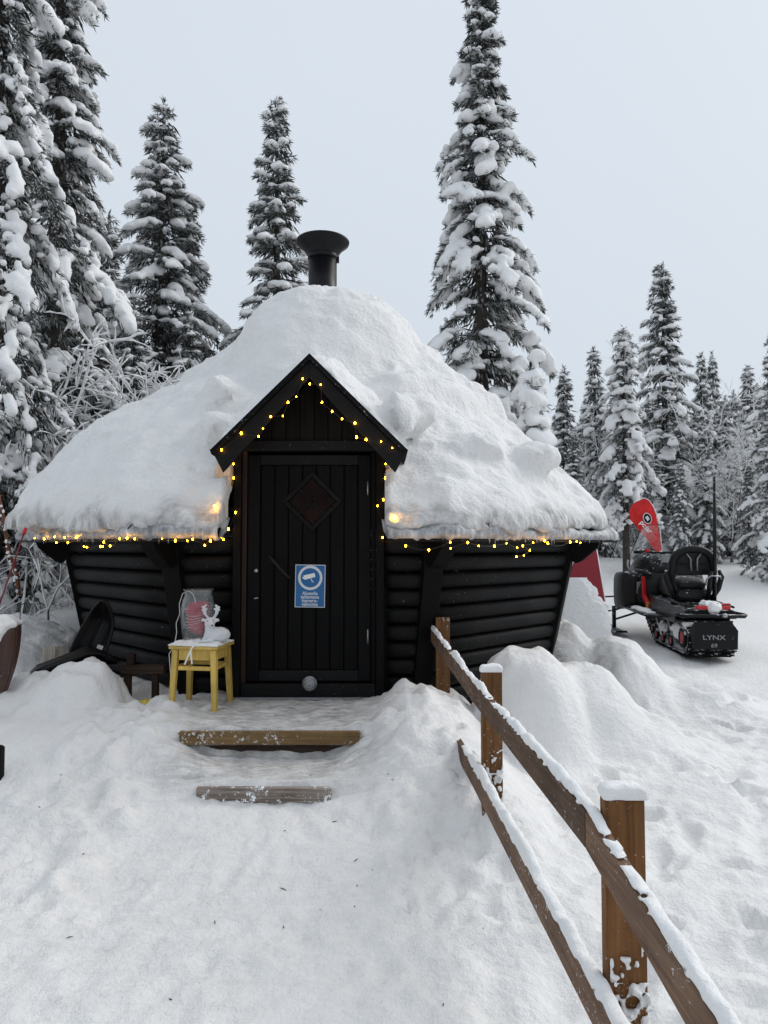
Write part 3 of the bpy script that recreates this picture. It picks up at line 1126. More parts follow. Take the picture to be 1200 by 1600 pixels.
# handle: slanted wooden pull
ha, hb = U(420, 868, 4.94), U(453, 905, 4.94)
ha, hb = [Vector((p.x - HC[0], p.y - HC[1], p.z)) for p in (ha, hb)]
hd = MB()
mid = [ha + (hb - ha) * t + Vector((0, -0.012 * math.sin(PI * t), 0)) for t in np.linspace(0, 1, 9)]
hd.tube(mid, [0.008, 0.012, 0.014, 0.014, 0.014, 0.014, 0.014, 0.012, 0.008], 10)
hd.tube([ha + (hb - ha) * 0.12, ha + (hb - ha) * 0.12 + Vector((0, 0.075, 0))], 0.008, 8)
hd.tube([ha + (hb - ha) * 0.88, ha + (hb - ha) * 0.88 + Vector((0, 0.075, 0))], 0.008, 8)
hd.build('handle', M['plastic'], door)
p = U(399, 892, 4.985)
MB().lathe([(0.001, -0.004), (0.012, -0.004), (0.014, 0.0), (0.014, 0.02)], (p.x - HC[0], YF + 0.028, p.z), 14, True, 'y').build('keyhole_cover', M['steel'], door)
for py in (762, 996):
    p = U(574.5, py, 4.985)
    MB().tube([(p.x - HC[0], YF + 0.04, p.z - 0.05), (p.x - HC[0], YF + 0.04, p.z + 0.05)], 0.006, 8).build('hinge', M['steel'], door)
p = U(399, 935, 4.985)
MB().bar((p.x - HC[0] - 0.012, YF + 0.024, p.z - 0.002), (p.x - HC[0] + 0.016, YF + 0.024, p.z + 0.002), 0.008, 0.006).build('latch', M['steel'], door)

# gable
GYF = 4.70 - HC[1]
apx = U(487, 571, 4.70)
ftl, ftr = U(333, 716, 4.70), U(629, 721, 4.70)
ax_, az_ = (apx.x - HC[0]), apx.z
fx_ = (ftr.x - ftl.x) / 2
fz_ = (ftl.z + ftr.z) / 2
gcx = (ftr.x + ftl.x) / 2 - HC[0]
gcx = (gcx + ax_) / 2
sl = (az_ - fz_) / fx_
for s in (-1, 1):
    # roof slab of the gable
    mb = MB()
    yb = YF + 1.6
    a = Vector((gcx, GYF, az_))
    f = Vector((gcx + s * fx_, GYF, fz_))
    th = 0.065
    a3, f3 = a + Vector((0, -0.045, 0.006)), f + Vector((s * 0.012, -0.045, 0.006))
    bk = Vector((0, yb - GYF, 0))
    mb.hexa([a3 + Vector((0, 0, 0.024)), f3 + Vector((0, 0, 0.024)), f3 + bk, a3 + bk, a3 + Vector((0, 0, th)), f3 + Vector((s * 0.012, 0, th - 0.012)), f3 + bk + Vector((s * 0.012, 0, th - 0.012)), a3 + bk + Vector((0, 0, th))])
    mb.build('gable_roof_panel', M['shingle'], hut)
    # barge board
    mb = MB()
    off = Vector((0, 0, -0.115))
    a2, f2 = a + Vector((0, -0.022, 0.028)), f + Vector((0, -0.022, 0.028))
    mb.hexa([a2 + off, f2 + off + Vector((-s * 0.06, 0, 0.0)), f2 + off + Vector((-s * 0.06, 0.02, 0)), a2 + off + Vector((0, 0.02, 0)), a2, f2, f2 + Vector((0, 0.02, 0)), a2 + Vector((0, 0.02, 0))])
    mb.build('barge_board', M['barge'], hut, 0.004)
# gable infill boards
nb = 10
for i in range(nb):
    x0 = gcx - 0.50 + i * 0.1
    x1 = x0 + 0.097
    zt = lambda x: az_ - abs(x - gcx) * sl - 0.004
    z0 = zl + 0.077
    if zt((x0 + x1) / 2) < z0 + 0.01:
        continue
    mb = MB()
    poly = [(x0, YF + 0.02, z0), (x1, YF + 0.02, z0), (x1, YF + 0.02, max(z0, zt(x1)))]
    if x0 < gcx < x1:
        poly.append((gcx, YF + 0.02, zt(gcx)))
    poly.append((x0, YF + 0.02, max(z0 + 0.001, zt(x0))))
    mb.prism(poly, (0, 0.02, 0))
    mb.build('gable_board', M['gable'], hut, 0.004)

# ------------------------------------------------------------------ snow on the roof
def roof_snow():
    h = 0.028
    lo, hi = (HC[0] - 3.0, HC[1] - 3.0, 1.5), (HC[0] + 3.0, HC[1] + 3.0, 4.5)
    X, Y, Z = grid3(lo, hi, h)
    x2, y2 = X[:, :, 0], Y[:, :, 0]
    dx, dy = x2 - HC[0], y2 - HC[1]
    r = np.hypot(dx, dy)
    th = np.arctan2(dy, dx)
    oc = oct_dist(x2, y2)
    rho = 0.55 * oc + 0.45 * r * 0.965
    edge = 2.67 + 0.10 * sstep(0, -2.2, dx) + 0.05 * vnoise(np.cos(th) * 2.2, np.sin(th) * 2.2, 0, 51) + 0.02 * vnoise(np.cos(th) * 9, np.sin(th) * 9, 0, 52)
    left = sstep(0.3, -2.0, dx)
    t = 0.36 + 0.27 * left * sstep(0.8, 2.2, rho) + 0.05 * vnoise(x2 * 1.3, y2 * 1.3, 0, 55)
        # slabs: a broken ledge in the snow on the right
    led = sstep(1.72, 1.63, rho + 0.14 * vnoise(x2 * 1.6, y2 * 1.6, 0, 57)) * sstep(0.3, 0.8, dx)
    t = t + 0.19 * led
    led2 = sstep(1.36, 1.28, rho + 0.12 * vnoise(x2 * 2.0, y2 * 2.0, 0, 59)) * sstep(-0.3, -0.7, dx)
    t = t + 0.13 * led2
    # thin beside the gable feet
    xd = x2 - DX
    t = t - 0.17 * np.exp(-((np.abs(xd) - 0.70) / 0.20) ** 2) * sstep(5.7, 5.1, y2)
    # round down towards the eaves
    q = np.clip((rho - (edge - 0.95)) / 0.95, 0, 1)
    zt = roof_z(np.minimum(rho, 2.7)) + t * np.sqrt(np.clip(1 - q ** 2.4 * 0.80, 0.02, 1))
    # crest: big rounded mound around the flue
    crest = 3.97 - 0.76 * (np.hypot((x2 - HC[0] - 0.0) / 1.0, (y2 - 6.92) / 1.15) * (1 + 0.07 * vnoise(x2 * 2.2, y2 * 2.2, 0, 58))) ** 3.3
    zt = smax(zt, crest, 0.035)
    zt = zt + 0.035 * vnoise(x2 * 2.6, y2 * 2.6, 0, 61) + 0.018 * vnoise(x2 * 5.5, y2 * 5.5, 0, 62)
    top3 = zt[:, :, None]
    F = (Z - top3) * 0.78
    edge3 = (rho - edge)[:, :, None] + 0.10 * sstep(1.75, 2.2, Z) * 1.0
    F = smax(F, edge3, 0.11)
    F = np.maximum(F, (np.where(rho > EA - 0.22, ZE + 0.045, roof_z(rho))[:, :, None] + 0.002 - Z) * 0.8)
    # gable snow
    az, slo = az_ + 0.05, sl
    tg = 0.04 + 0.34 * sstep(4.70, 5.45, y2) + 0.04 * vnoise(x2 * 3, y2 * 3, 0, 63)
    wd = np.abs(x2 - (HC[0] + gcx))
    zg = az - np.sqrt(wd ** 2 + 0.02 * sstep(4.8, 5.3, y2)) * slo + tg
    Fg = (Z - zg[:, :, None]) * 0.7
    Fg = np.maximum(Fg, ((az - wd * slo)[:, :, None] - Z) * 0.7)
    Fg = np.maximum(Fg, (4.725 + 0.02 * vnoise(x2 * 7, y2 * 7, 0, 64) - y2)[:, :, None])
    Fg = smax(Fg, (wd - fx_ - 0.02)[:, :, None], 0.06)
    Fg = np.maximum(Fg, (y2 - 6.6)[:, :, None])
    F = smin(F, Fg, 0.10)
    # lumps: right of the gable, ledges on the left
    for c, rr in (((0.12, 5.12, 2.42), (0.15, 0.2, 0.2)), ((0.24, 5.3, 2.5), (0.17, 0.2, 0.17)), ((-1.28, 5.55, 2.70), (0.15, 0.22, 0.12)), ((-1.22, 5.15, 2.38), (0.15, 0.22, 0.12)),
                  ((0.44, 7.0, 3.34), (0.18, 0.2, 0.13)), ((1.22, 5.85, 2.22), (0.24, 0.22, 0.14)),
                  ((0.72, 5.5, 2.24), (0.22, 0.2, 0.13))):
        bx = (np.abs(X - c[0]) < 0.55) & (np.abs(Y - c[1]) < 0.55) & (np.abs(Z - c[2]) < 0.55)
        F[bx] = smin(F[bx], sd_ell(X[bx], Y[bx], Z[bx], c, rr), 0.10)
    band = np.abs(F) < 0.2
    xb, yb_, zb = X[band], Y[band], Z[band]
    nz = 0.026 * fbm(xb, yb_, zb, 3.2, 2, 71) + 0.040 * np.abs(vnoise(xb * 6.0, yb_ * 6.0, zb * 6.0, 72)) + 0.022 * np.abs(vnoise(xb * 12, yb_ * 12, zb * 12, 73)) + 0.010 * vnoise(xb * 24, yb_ * 24, zb * 24, 75)
    edge_w = sstep(1.95, 1.6, zb)
    nz = nz + edge_w * 0.006 * vnoise(xb * 22, yb_ * 22, zb * 6, 74)
    F[band] += nz
    # the gable roof, the door bay and the flue stay free
    notch = np.maximum(np.abs(xd) - 0.535, y2 - 6.1)[:, :, None]
    notch = np.maximum(notch, Z - ((az_ + 0.05) - wd[:, :, None] * slo))
    F = np.maximum(F, -notch)
    under = np.maximum(np.maximum(wd - fx_ - 0.03, y2 - 5.02)[:, :, None], Z - ((az_ + 0.04) - wd[:, :, None] * slo))
    under = np.maximum(under, 2.0 + 0.1 * vnoise(x2 * 6, y2 * 6, 0, 66)[:, :, None] - Z)
    F = np.maximum(F, -under)
    F[[0, -1], :, :] = 1; F[:, [0, -1], :] = 1; F[:, :, [0, -1]] = 1
    v, f = surface_nets(F, lo, h)
    # the side resting on the boards is never seen: drop it
    vx, vy, vz = v[:, 0], v[:, 1], v[:, 2]
    rr = 0.55 * oct_dist(vx, vy) + 0.45 * np.hypot(vx - HC[0], vy - HC[1]) * 0.965
    rest = (vz < roof_z(rr) + 0.035) & (rr < EA - 0.30) & (np.abs(vx - DX) > 0.75)
    f = f[~rest[f].all(1)]
    used = np.unique(f)
    remap = np.full(len(v), -1, int)
    remap[used] = np.arange(len(used))
    return v[used], remap[f]


v, f = roof_snow()
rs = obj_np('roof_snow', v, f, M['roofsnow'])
_od = oct_dist(v[:, 0], v[:, 1])
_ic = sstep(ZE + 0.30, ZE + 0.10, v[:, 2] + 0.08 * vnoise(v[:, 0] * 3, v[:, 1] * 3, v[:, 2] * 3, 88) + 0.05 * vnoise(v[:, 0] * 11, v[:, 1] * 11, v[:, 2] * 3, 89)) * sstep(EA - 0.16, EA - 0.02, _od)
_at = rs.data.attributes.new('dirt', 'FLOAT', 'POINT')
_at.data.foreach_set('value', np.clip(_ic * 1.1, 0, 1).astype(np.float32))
tag(rs, 'thick lumpy snow blanket lying on the hut roof around the flue', 'snow', None, 'stuff')


# ice band under the snow along the eaves
def ice_band():
    V, Fc = [], []
    nper = 150
    for k in range(8):
        segs = [(-1.0, 1.0)]
        if k == 0:
            tt = EA * T8
            segs = [(-1.0, (dxl - 0.55) / tt), ((dxl + 0.55) / tt, 1.0)]
        for s0, s1 in segs:
            n = max(8, int(nper * (s1 - s0) / 2))
            us = np.linspace(s0, s1, n)
            base = len(V)
            for u in us:
                t = u * EA * T8
                p = hp(k, EA, t, 0)
                wx_, wy_ = p.x + HC[0], p.y + HC[1]
                hgt = 0.105 + 0.03 * float(vnoise(wx_ * 2.2, wy_ * 2.2, 0, 81)) + 0.02 * float(vnoise(wx_ * 9, wy_ * 9, 0, 82))
                if k == 0 and t < 0:
                    hgt *= 0.8
                drip = 0.010 + 0.018 * max(0, float(vnoise(wx_ * 28, wy_ * 28, 0, 83))) ** 1.5
                ob = 0.010 * float(vnoise(wx_ * 25, wy_ * 25, 0, 84)) + 0.015 * float(vnoise(wx_ * 7, wy_ * 7, 0, 85))
                for ap, z in ((EA - 0.10, ZE + 0.04), (EA + 0.012, ZE + 0.0 - drip), (EA + 0.026 + ob, ZE + 0.02), (EA + 0.022 + ob * 1.3, ZE + hgt * 0.5), (EA - 0.035 + ob, ZE + hgt), (EA - 0.16, ZE + hgt + 0.03)):
                    q = hp(k, ap, t * ap / EA, z)
                    V.append((q.x + HC[0], q.y + HC[1], q.z))
            for i in range(n - 1):
                for j in range(6):
                    a, b = base + i * 6 + j, base + i * 6 + (j + 1) % 6
                    Fc.append((a, a + 6, b + 6, b))
    return np.array(V), np.array(Fc)


v, f = ice_band()
obj_np('ice_edge', v, f, M['ice'], rs)
mbi = MB()
ri = random.Random(8)
for k in (0, 1, 7, 2, 6):
    for i in range(20):
        t = ri.uniform(-1, 1) * EA * T8
        if k == 0 and abs(t - dxl) < 0.6:
            continue
        p = hp(k, EA + ri.uniform(0.0, 0.02), t, ZE - 0.005)
        ln = ri.uniform(0.01, 0.04) * (1.0 if k != 1 else 1.4)
        r0 = ri.uniform(0.003, 0.006)
        q = Vector((p.x + HC[0], p.y + HC[1], p.z))
        mbi.tube([q, q + Vector((0, 0, -ln * 0.6)), q + Vector((0, 0, -ln))], [r0, r0 * 0.6, 0.0006], 5)
mbi.build('icicles', M['ice'], rs)
rs.children[-1]['kind'] = 'stuff'

# ------------------------------------------------------------------ porch steps
porch = empty('porch_steps', (-0.66, 4.2, 0.2), 0, 'low wooden porch with two snow-packed steps below the black door', 'steps')
def P_(o):
    o.location = Vector(o.location) - Vector(porch.location)
    return o
s1 = P_(MB().box(-1.18, -0.14, 4.145, 4.177, 0.352, 0.428).build('riser_board', M['step'], porch, 0.004))
s1['label'] = 'yellow-brown front board of the upper step'
s2 = P_(MB().box(-0.96, -0.27, 3.69, 3.721, 0.185, 0.262).build('riser_board', M['step2'], porch, 0.004))
s2['label'] = 'frost-streaked front board of the lower step'
P_(MB().box(-1.14, -0.18, 4.18, 4.21, 0.18, 0.34).build('inner_board', M['crate'], porch))
for i in range(6):
    y0 = 4.183 + i * 0.13
    P_(MB().box(-1.20, -0.12, y0, y0 + 0.124, 0.375, 0.412).build('deck_plank', M['step'], porch))
for i in range(3):
    y0 = 3.727 + i * 0.135
    P_(MB().box(-0.96, -0.27, y0, y0 + 0.128, 0.205, 0.240).build('tread_plank', M['step2'], porch))

# ------------------------------------------------------------------ railing
rail = empty('wooden_railing', (0.45, 3.3, 0), 0, 'brown timber railing with snow on top, running from the hut towards the viewer', 'railing')
RL = rail.location.copy()
rx = lambda y: 0.593 - 0.0437 * y
def R_(o):
    o.location = Vector(o.location) - RL
    return o
posts = [(5.10, 0.985), (3.30, 0.915), (1.70, 0.900)]
for y, zt_ in posts:
    x0 = rx(y)
    w_ = 0.095 if y < 5 else 0.10
    R_(MB().box(x0, x0 + w_, y, y + 0.040, -0.05, zt_).build('post', M['post'], rail, 0.004))
def rail_board(y0, y1, za0, za1, h, name):
    mb = MB()
    t = 0.030
    mb.hexa([(rx(y0) - t - 0.002, y0, za0), (rx(y0) - 0.002, y0, za0), (rx(y1) - 0.002, y1, za1), (rx(y1) - t - 0.002, y1, za1),
             (rx(y0) - t - 0.002, y0, za0 + h), (rx(y0) - 0.002, y0, za0 + h), (rx(y1) - 0.002, y1, za1 + h), (rx(y1) - t - 0.002, y1, za1 + h)])
    R_(mb.build(name, M['rail'], rail, 0.003))
rail_board(0.55, 1.745, 0.590, 0.77, 0.088, 'top_rail')
rail_board(1.749, 3.345, 0.770, 0.768, 0.088, 'top_rail')
rail_board(3.349, 5.20, 0.768, 0.806, 0.088, 'top_rail')
rail_board(0.55, 3.345, 0.385, 0.375, 0.09, 'lower_rail')
rail_board(3.349, 5.0, 0.375, 0.33, 0.09, 'lower_rail')


def ridge_snow(pts, width, hgt, name, label, seed, h=0.0075, noise=0.95):
    """snow lying along the polyline pts"""
    P = np.array(pts, float)
    lo = P.min(0) - (width + 0.03, width + 0.03, 0.02)
    hi = P.max(0) + (width + 0.03, width + 0.03, hgt + 0.04)
    X, Y, Z = grid3(lo, hi, h)
    F = np.full(X.shape, 9.0, np.float32)
    for a, b in zip(P[:-1], P[1:]):
        t = np.clip(((X - a[0]) * (b - a)[0] + (Y - a[1]) * (b - a)[1]) / ((b - a)[0] ** 2 + (b - a)[1] ** 2), 0, 1)
        cx, cy, cz = a[0] + t * (b - a)[0], a[1] + t * (b - a)[1], a[2] + t * (b - a)[2]
        du = np.hypot(X - cx, Y - cy) / width
        hh = hgt * (1 + noise * vnoise(cx * 5, cy * 5, 0, seed) + noise * 0.6 * vnoise(cx * 17, cy * 17, 0, seed + 1))
        top = cz + hh * np.sqrt(np.clip(1 - du ** 2.6, 0, 1))
        f_ = np.maximum(Z - top, np.maximum((du - 1) * width, cz + 0.0006 - Z))
        F = np.minimum(F, f_)
    F = F + 0.0035 * vnoise(X * 45, Y * 45, Z * 45, seed + 2)
    F = np.maximum(F, np.interp(Y, P[np.argsort(P[:, 1]), 1], P[np.argsort(P[:, 1]), 2]) + 0.0006 - Z) if abs(P[0, 1] - P[-1, 1]) > 0.3 else F
    F[[0, -1], :, :] = 1; F[:, [0, -1], :] = 1; F[:, :, [0, -1]] = 1
    v, f = surface_nets(F, lo, h)
    o = obj_np(name, v, f, M['smallsnow'])
    return tag(o, label, 'snow', None, 'stuff')


def rl_pts(y0, y1, z0, z1):
    return [(rx(y) - 0.017, y, z0 + (z1 - z0) * (y - y0) / (y1 - y0)) for y in (y0, y1)]


ridge_snow(rl_pts(0.57, 1.74, 0.6815, 0.8575), 0.017, 0.018, 'railing_snow', 'strip of snow on the sloping upper rail nearest the viewer', 91)
ridge_snow(rl_pts(1.74, 3.34, 0.858, 0.8565), 0.017, 0.018, 'railing_snow', 'strip of snow on the upper rail between the two nearer posts', 93)
ridge_snow(rl_pts(3.34, 5.18, 0.857, 0.8945), 0.017, 0.018, 'railing_snow', 'strip of snow along the upper rail of the railing, nearest the hut', 95)
ridge_snow(rl_pts(0.57, 3.7, 0.474, 0.463), 0.021, 0.026, 'railing_snow', 'strip of snow along the lower rail of the railing', 97)
for (y, zt_), lab in zip(posts, ('snow cap on the railing post beside the hut', 'snow cap on the middle railing post', 'snow cap on the railing post nearest the viewer')):
    if y > 5:
        continue
    X, Y, Z = grid3((rx(y) - 0.04, y - 0.04, zt_ - 0.02), (rx(y) + 0.14, y + 0.14, zt_ + 0.08), 0.006)
    hh = 0.036
    du = np.maximum(np.abs(X - rx(y) - 0.0475), np.abs(Y - y - 0.020) * 1.9) / 0.052
    F = np.maximum(Z - (zt_ + hh * np.clip(1 - du ** 4 * 0.75, 0, 1) ** 0.5), np.maximum((du - 1) * 0.05, zt_ + 0.0006 - Z))
    F = F + 0.004 * vnoise(X * 40, Y * 40, Z * 40, 99)
    F = np.maximum(F, zt_ + 0.0006 - Z)
    F[[0, -1], :, :] = 1; F[:, [0, -1], :] = 1; F[:, :, [0, -1]] = 1
    v, f = surface_nets(F, (rx(y) - 0.04, y - 0.04, zt_ - 0.02), 0.006)
    tag(obj_np('post_cap_snow', v, f, M['smallsnow']), lab, 'snow', None, 'stuff')
# snow stuck to the foot of the nearest post and the middle post
for y, zc, hh_, lab, sd in ((1.70, 0.46, 0.10, 'snow caked on the face of the nearest railing post', 5), (3.30, 0.47, 0.05, 'snow caked on the foot of the middle railing post', 9)):
    lo = (rx(y) - 0.01, y - 0.045, zc - 0.28)
    X, Y, Z = grid3(lo, (rx(y) + 0.13, y + 0.02, zc + 0.16), 0.0045)
    F = (y - 0.004 - 0.030 * np.clip(1.0 - np.abs(Z - zc + 0.03) / 0.2, 0, 1)) - Y
    F = F + 0.022 * vnoise(X * 38, Z * 38, 0, 120 + sd) + 0.022 * vnoise(X * 85, Z * 85, Y * 85, 121 + sd) + 0.027
    F = np.maximum(F, Y - y + 0.001)
    F = np.maximum(F, np.abs(X - rx(y) - 0.05) - 0.045)
    F[[0, -1], :, :] = 1; F[:, [0, -1], :] = 1; F[:, :, [0, -1]] = 1
    v, f = surface_nets(F, lo, 0.0045)
    if len(f):
        tag(obj_np('post_snow', v, f, M['smallsnow']), lab, 'snow', None, 'stuff')

# ------------------------------------------------------------------ camera-surveillance sign on the door
sgn_c = U(484, 916, 5.0)
SY = HC[1] + YF + 0.040
sign = empty('warning_sign', (sgn_c.x, SY, sgn_c.z), 0, 'blue and white surveillance-camera notice on the black door', 'sign')
sign.rotation_euler = (0, rad(0.8), 0)
SW, SH = 0.106, 0.150
MB().box(-SW, SW, 0.0, 0.003, -SH, SH).build('border_plate', M['greyprint'], sign)
MB().box(-SW + 0.005, SW - 0.005, -0.0012, -0.0002, -SH + 0.005, SH - 0.005).build('blue_panel', M['signblue'], sign)
def flat_ring(r0, r1, cz, y, n=48):
    vs_, fs = [], []
    for k in range(n):
        a = 2 * PI * k / n
        for r in (r0, r1):
            vs_.append((r * math.cos(a), y, cz + r * math.sin(a)))
    for k in range(n):
        a, b = 2 * k, 2 * ((k + 1) % n)
        fs.append((a, a + 1, b + 1, b))
    return MB().add(vs_, fs)
flat_ring(0.068, 0.086, 0.058, -0.0020).build('ring_mark', M['greyprint'], sign)
mb = MB()
c, s = math.cos(rad(15)), math.sin(rad(15))
def rp(x, z):
    return (x * c - z * s - 0.008, -0.0020, 0.068 + x * s + z * c)
mb.add([rp(-0.038, -0.016), rp(0.042, -0.014), rp(0.042, 0.014), rp(-0.038, 0.016)], [(0, 1, 2, 3)])
mb.add([rp(-0.047, -0.008), rp(-0.039, -0.008), rp(-0.039, 0.006), rp(-0.047, 0.006)], [(0, 1, 2, 3)])
mb.add([(0.002, -0.002, 0.052), (0.006, -0.002, 0.054), (0.020, -0.002, 0.030), (0.014, -0.002, 0.027)], [(0, 1, 2, 3)])
mb.add([(0.008, -0.002, 0.035), (0.024, -0.002, 0.036), (0.022, -0.002, 0.026), (0.013, -0.002, 0.026)], [(0, 1, 2, 3)])
mb.build('camera_pictogram', M['white'], sign)
for i, t_ in enumerate(('Alueella', 'tallentava', 'kamera-', 'valvonta')):
    text_mesh(t_, 0.034, 'lettering', M['greyprint'], sign, (0, -0.0022, -0.062 - i * 0.0255), (PI / 2, 0, 0), 0.0002, 'CENTER', 0.0006)

# ribbed glass lamp at the foot of the door
lp = U(483.5, 1069, 4.98)
lamp = empty('bulkhead_lamp', (lp.x, HC[1] + YF + 0.008, lp.z), 0, 'small unlit ribbed glass lamp on the board under the door', 'lamp')
prof = [(0.002, -0.050)]
for i in range(9):
    a = i / 8 * PI / 2
    prof.append((0.048 * math.sin(a) + 0.0015 * (i % 2), -0.048 * math.cos(a) - 0.002))
MB().lathe(prof + [(0.048, 0.0)], (0, 0, 0), 24, True, 'y').build('glass_dome', M['lampglass'], lamp)
MB().lathe([(0.001, -0.006), (0.050, -0.006), (0.053, -0.002), (0.053, 0.004)], (0, 0, 0), 24, True, 'y').build('base_ring', M['steel'], lamp)
for z in (-0.03, -0.014, 0.004, 0.020, 0.034):
    rr = math.sqrt(max(0.0001, 0.050 ** 2 - z * z))
    MB().tube([(rr * math.cos(a), -rr * math.sin(a) - 0.003, z) for a in np.linspace(0, PI, 13)], 0.0022, 6).build('guard_wire', M['steel'], lamp)

# ------------------------------------------------------------------ fairy lights
GLOW = []
def light_string(name, pts, label, wire=True, r=0.0066, bulb_r=None):
    root = empty(name, pts[0], 0, label, 'string lights', 'fairy lights on the hut')
    o = Vector(pts[0])
    P = [Vector(p) - o for p in pts]
    mb = MB()
    rw = random.Random(len(pts))
    full = []
    for a, b in zip(P[:-1], P[1:]):
        ln = (b - a).length
        full += [a, a.lerp(b, 0.33) + Vector((0, 0, -0.10 * ln * rw.random())), a.lerp(b, 0.66) + Vector((0, 0, -0.10 * ln * rw.random()))]
    full.append(P[-1])
    mb.tube([p + Vector((0, 0.006, 0.004)) for p in full], 0.0018, 5)
    mb.build('wire', M['cable_dark'], root)
    proto = None
    for p in P:
        if proto is None:
            proto = MB().lathe([(0.0005, -r * 1.3), (r * 0.7, -r * 0.9), (r, 0), (r * 0.8, r * 0.8), (r * 0.4, r * 1.4), (0.0005, r * 1.6)], (0, 0, 0), 10).build('bulb', M['bulb'], root)
            q = proto
        else:
            q = proto.copy()
            COL.objects.link(q)
        q.location = p
        sc_ = rw.uniform(0.45, 1.0)
        q.scale = (sc_,) * 3
    return root


def eave_pt(px, py, out=0.415):
    """where the ray through the pixel meets the eave line of the octagon"""
    lo_, hi_ = 4.2, 8.0
    for _ in range(40):
        m_ = (lo_ + hi_) / 2
        p = U(px, py, m_)
        if oct_dist(p.x, p.y) > AT + out:
            lo_ = m_
        else:
            hi_ = m_
    return U(px, py, lo_)


gl = [(346, 703), (377, 677), (404, 682), (411, 670), (423, 651), (442, 650), (450, 629), (463, 620), (473, 592), (484, 600), (501, 601), (503, 629), (519, 643), (534.5, 654.5), (554.6, 661), (557, 683), (572, 687), (595.5, 690), (613, 700)]
light_string('light_string', [U(x, y, 4.665) for x, y in gl], 'warm fairy lights following the pointed gable above the door')
jl = [(373, 704), (364.5, 725), (365, 747), (352, 774), (351, 788), (368, 801), (357, 827), (345, 839), (349, 843), (328, 843)]
light_string('light_string', [U(x, y, 4.955 if x > 355 else 4.90) for x, y in jl], 'warm fairy lights hanging down the left door jamb')
jr = [(602.5, 725), (602, 747), (599, 781), (590, 790.5), (601, 826), (598, 840)]
light_string('light_string', [U(x, y, 4.955) for x, y in jr], 'warm fairy lights hanging down the right door jamb')
le = [(54, 841), (69, 842), (85.5, 839), (88, 848), (101, 840), (106, 848), (119, 840), (131, 854), (135.5, 855), (157, 854), (160.5, 854), (162, 847), (172, 853), (187, 842), (198.5, 841), (210.6, 842), (253, 842), (274, 845), (292.6, 845), (301, 843), (320, 852), (329, 845)]
light_string('light_string', [eave_pt(x, y) for x, y in le], 'warm fairy lights under the eaves left of the door')
re_ = [(634, 853), (670, 859.5), (703.5, 847.5), (704, 857), (731, 848), (748, 853), (772.6, 853.5), (791.6, 849), (808, 856), (807, 870), (818.5, 868), (828, 860), (817, 853), (833, 848), (851, 845), (856, 849), (891, 847), (901, 846), (907, 848)]
light_string('light_string', [eave_pt(x, y) for x, y in re_], 'warm fairy lights under the eaves right of the door')

# two warm lamps half buried in the roof snow beside the door
def snow_lamp(px, py, d, r, power, label):
    p = U(px, py, d)
    root = empty('snow_lamp', p, 0, label, 'lamp', 'lamps in the roof snow')
    o = MB().lathe([(0.0005, -r), (r * 0.7, -r * 0.72), (r, 0), (r * 0.7, r * 0.72), (0.0005, r)], (0, 0, 0), 12).build('bulb', M['bulb'], root)
    ld = bpy.data.lights.new('snow_lamp_light', 'POINT')
    ld.energy = power
    ld.color = (1.0, 0.58, 0.16)
    ld.shadow_soft_size = 0.015
    lo_ = bpy.data.objects.new('glow_light', ld)
    link(lo_, root)
    lo_.location = (0, -0.05, 0)
    return root
LAMPS = [(336, 792, 1.0), (615, 810, 1.0)]

# ------------------------------------------------------------------ stool with jar and reindeer
stz = 0.44
stc = U(316, 1000, 4.78)
stool = empty('wooden_stool', (stc.x, 4.78, stz), rad(-9), 'yellow wooden stool carrying a glass jar and a white reindeer', 'stool')
HW, HDp, SHt = 0.168, 0.150, 0.405
for sx in (-1, 1):
    for sy in (-1, 1):
        x, y = sx * (HW - 0.038), sy * (HDp - 0.035)
        k_ = 0.02
        mb = MB()
        a, b = 0.020, 0.020
        zb_ = -0.03 - (0.02 if sy < 0 and sx > 0 else 0)
        mb.hexa([(x + sx * k_ - a * .8, y + sy * k_ - b * .8, zb_), (x + sx * k_ + a * .8, y + sy * k_ - b * .8, zb_), (x + sx * k_ + a * .8, y + sy * k_ + b * .8, zb_), (x + sx * k_ - a * .8, y + sy * k_ + b * .8, zb_),
                 (x - a, y - b, SHt - 0.022), (x + a, y - b, SHt - 0.022), (x + a, y + b, SHt - 0.022), (x - a, y + b, SHt - 0.022)])
        mb.build('leg', M['yellow'], stool, 0.003)
MB().box(-HW, HW, -HDp, HDp, SHt - 0.020, SHt).build('seat', M['yellow'], stool, 0.005)
for sy in (-1, 1):
    y = sy * (HDp - 0.035)
    MB().box(-HW + 0.06, HW - 0.06, y - 0.011, y + 0.011, SHt - 0.092, SHt - 0.0215).build('apron', M['yellow'], stool, 0.002)
    MB().box(-HW + 0.055, HW - 0.055, y - 0.009, y + 0.009, SHt - 0.158, SHt - 0.132).build('stretcher', M['yellow'], stool, 0.002)
for sx in (-1, 1):
    x = sx * (HW - 0.038)
    MB().box(x - 0.011, x + 0.011, -HDp + 0.057, HDp - 0.057, SHt - 0.092, SHt - 0.0215).build('apron', M['yellow'], stool, 0.002)
    MB().box(x - 0.009, x + 0.009, -HDp + 0.052, HDp - 0.052, SHt - 0.158, SHt - 0.132).build('stretcher', M['yellow'], stool, 0.002)
SM = Matrix.Translation(Vector((stc.x, 4.78, stz))) @ Matrix.Rotation(rad(-9), 4, 'Z')
TOPZ = SHt
lo = (-0.23, -0.2, TOPZ - 0.03)
X, Y, Z = grid3(lo, (0.23, 0.2, TOPZ + 0.06), 0.006)
du = np.maximum(np.abs(X) / (HW + 0.006), np.abs(Y) / (HDp + 0.006))
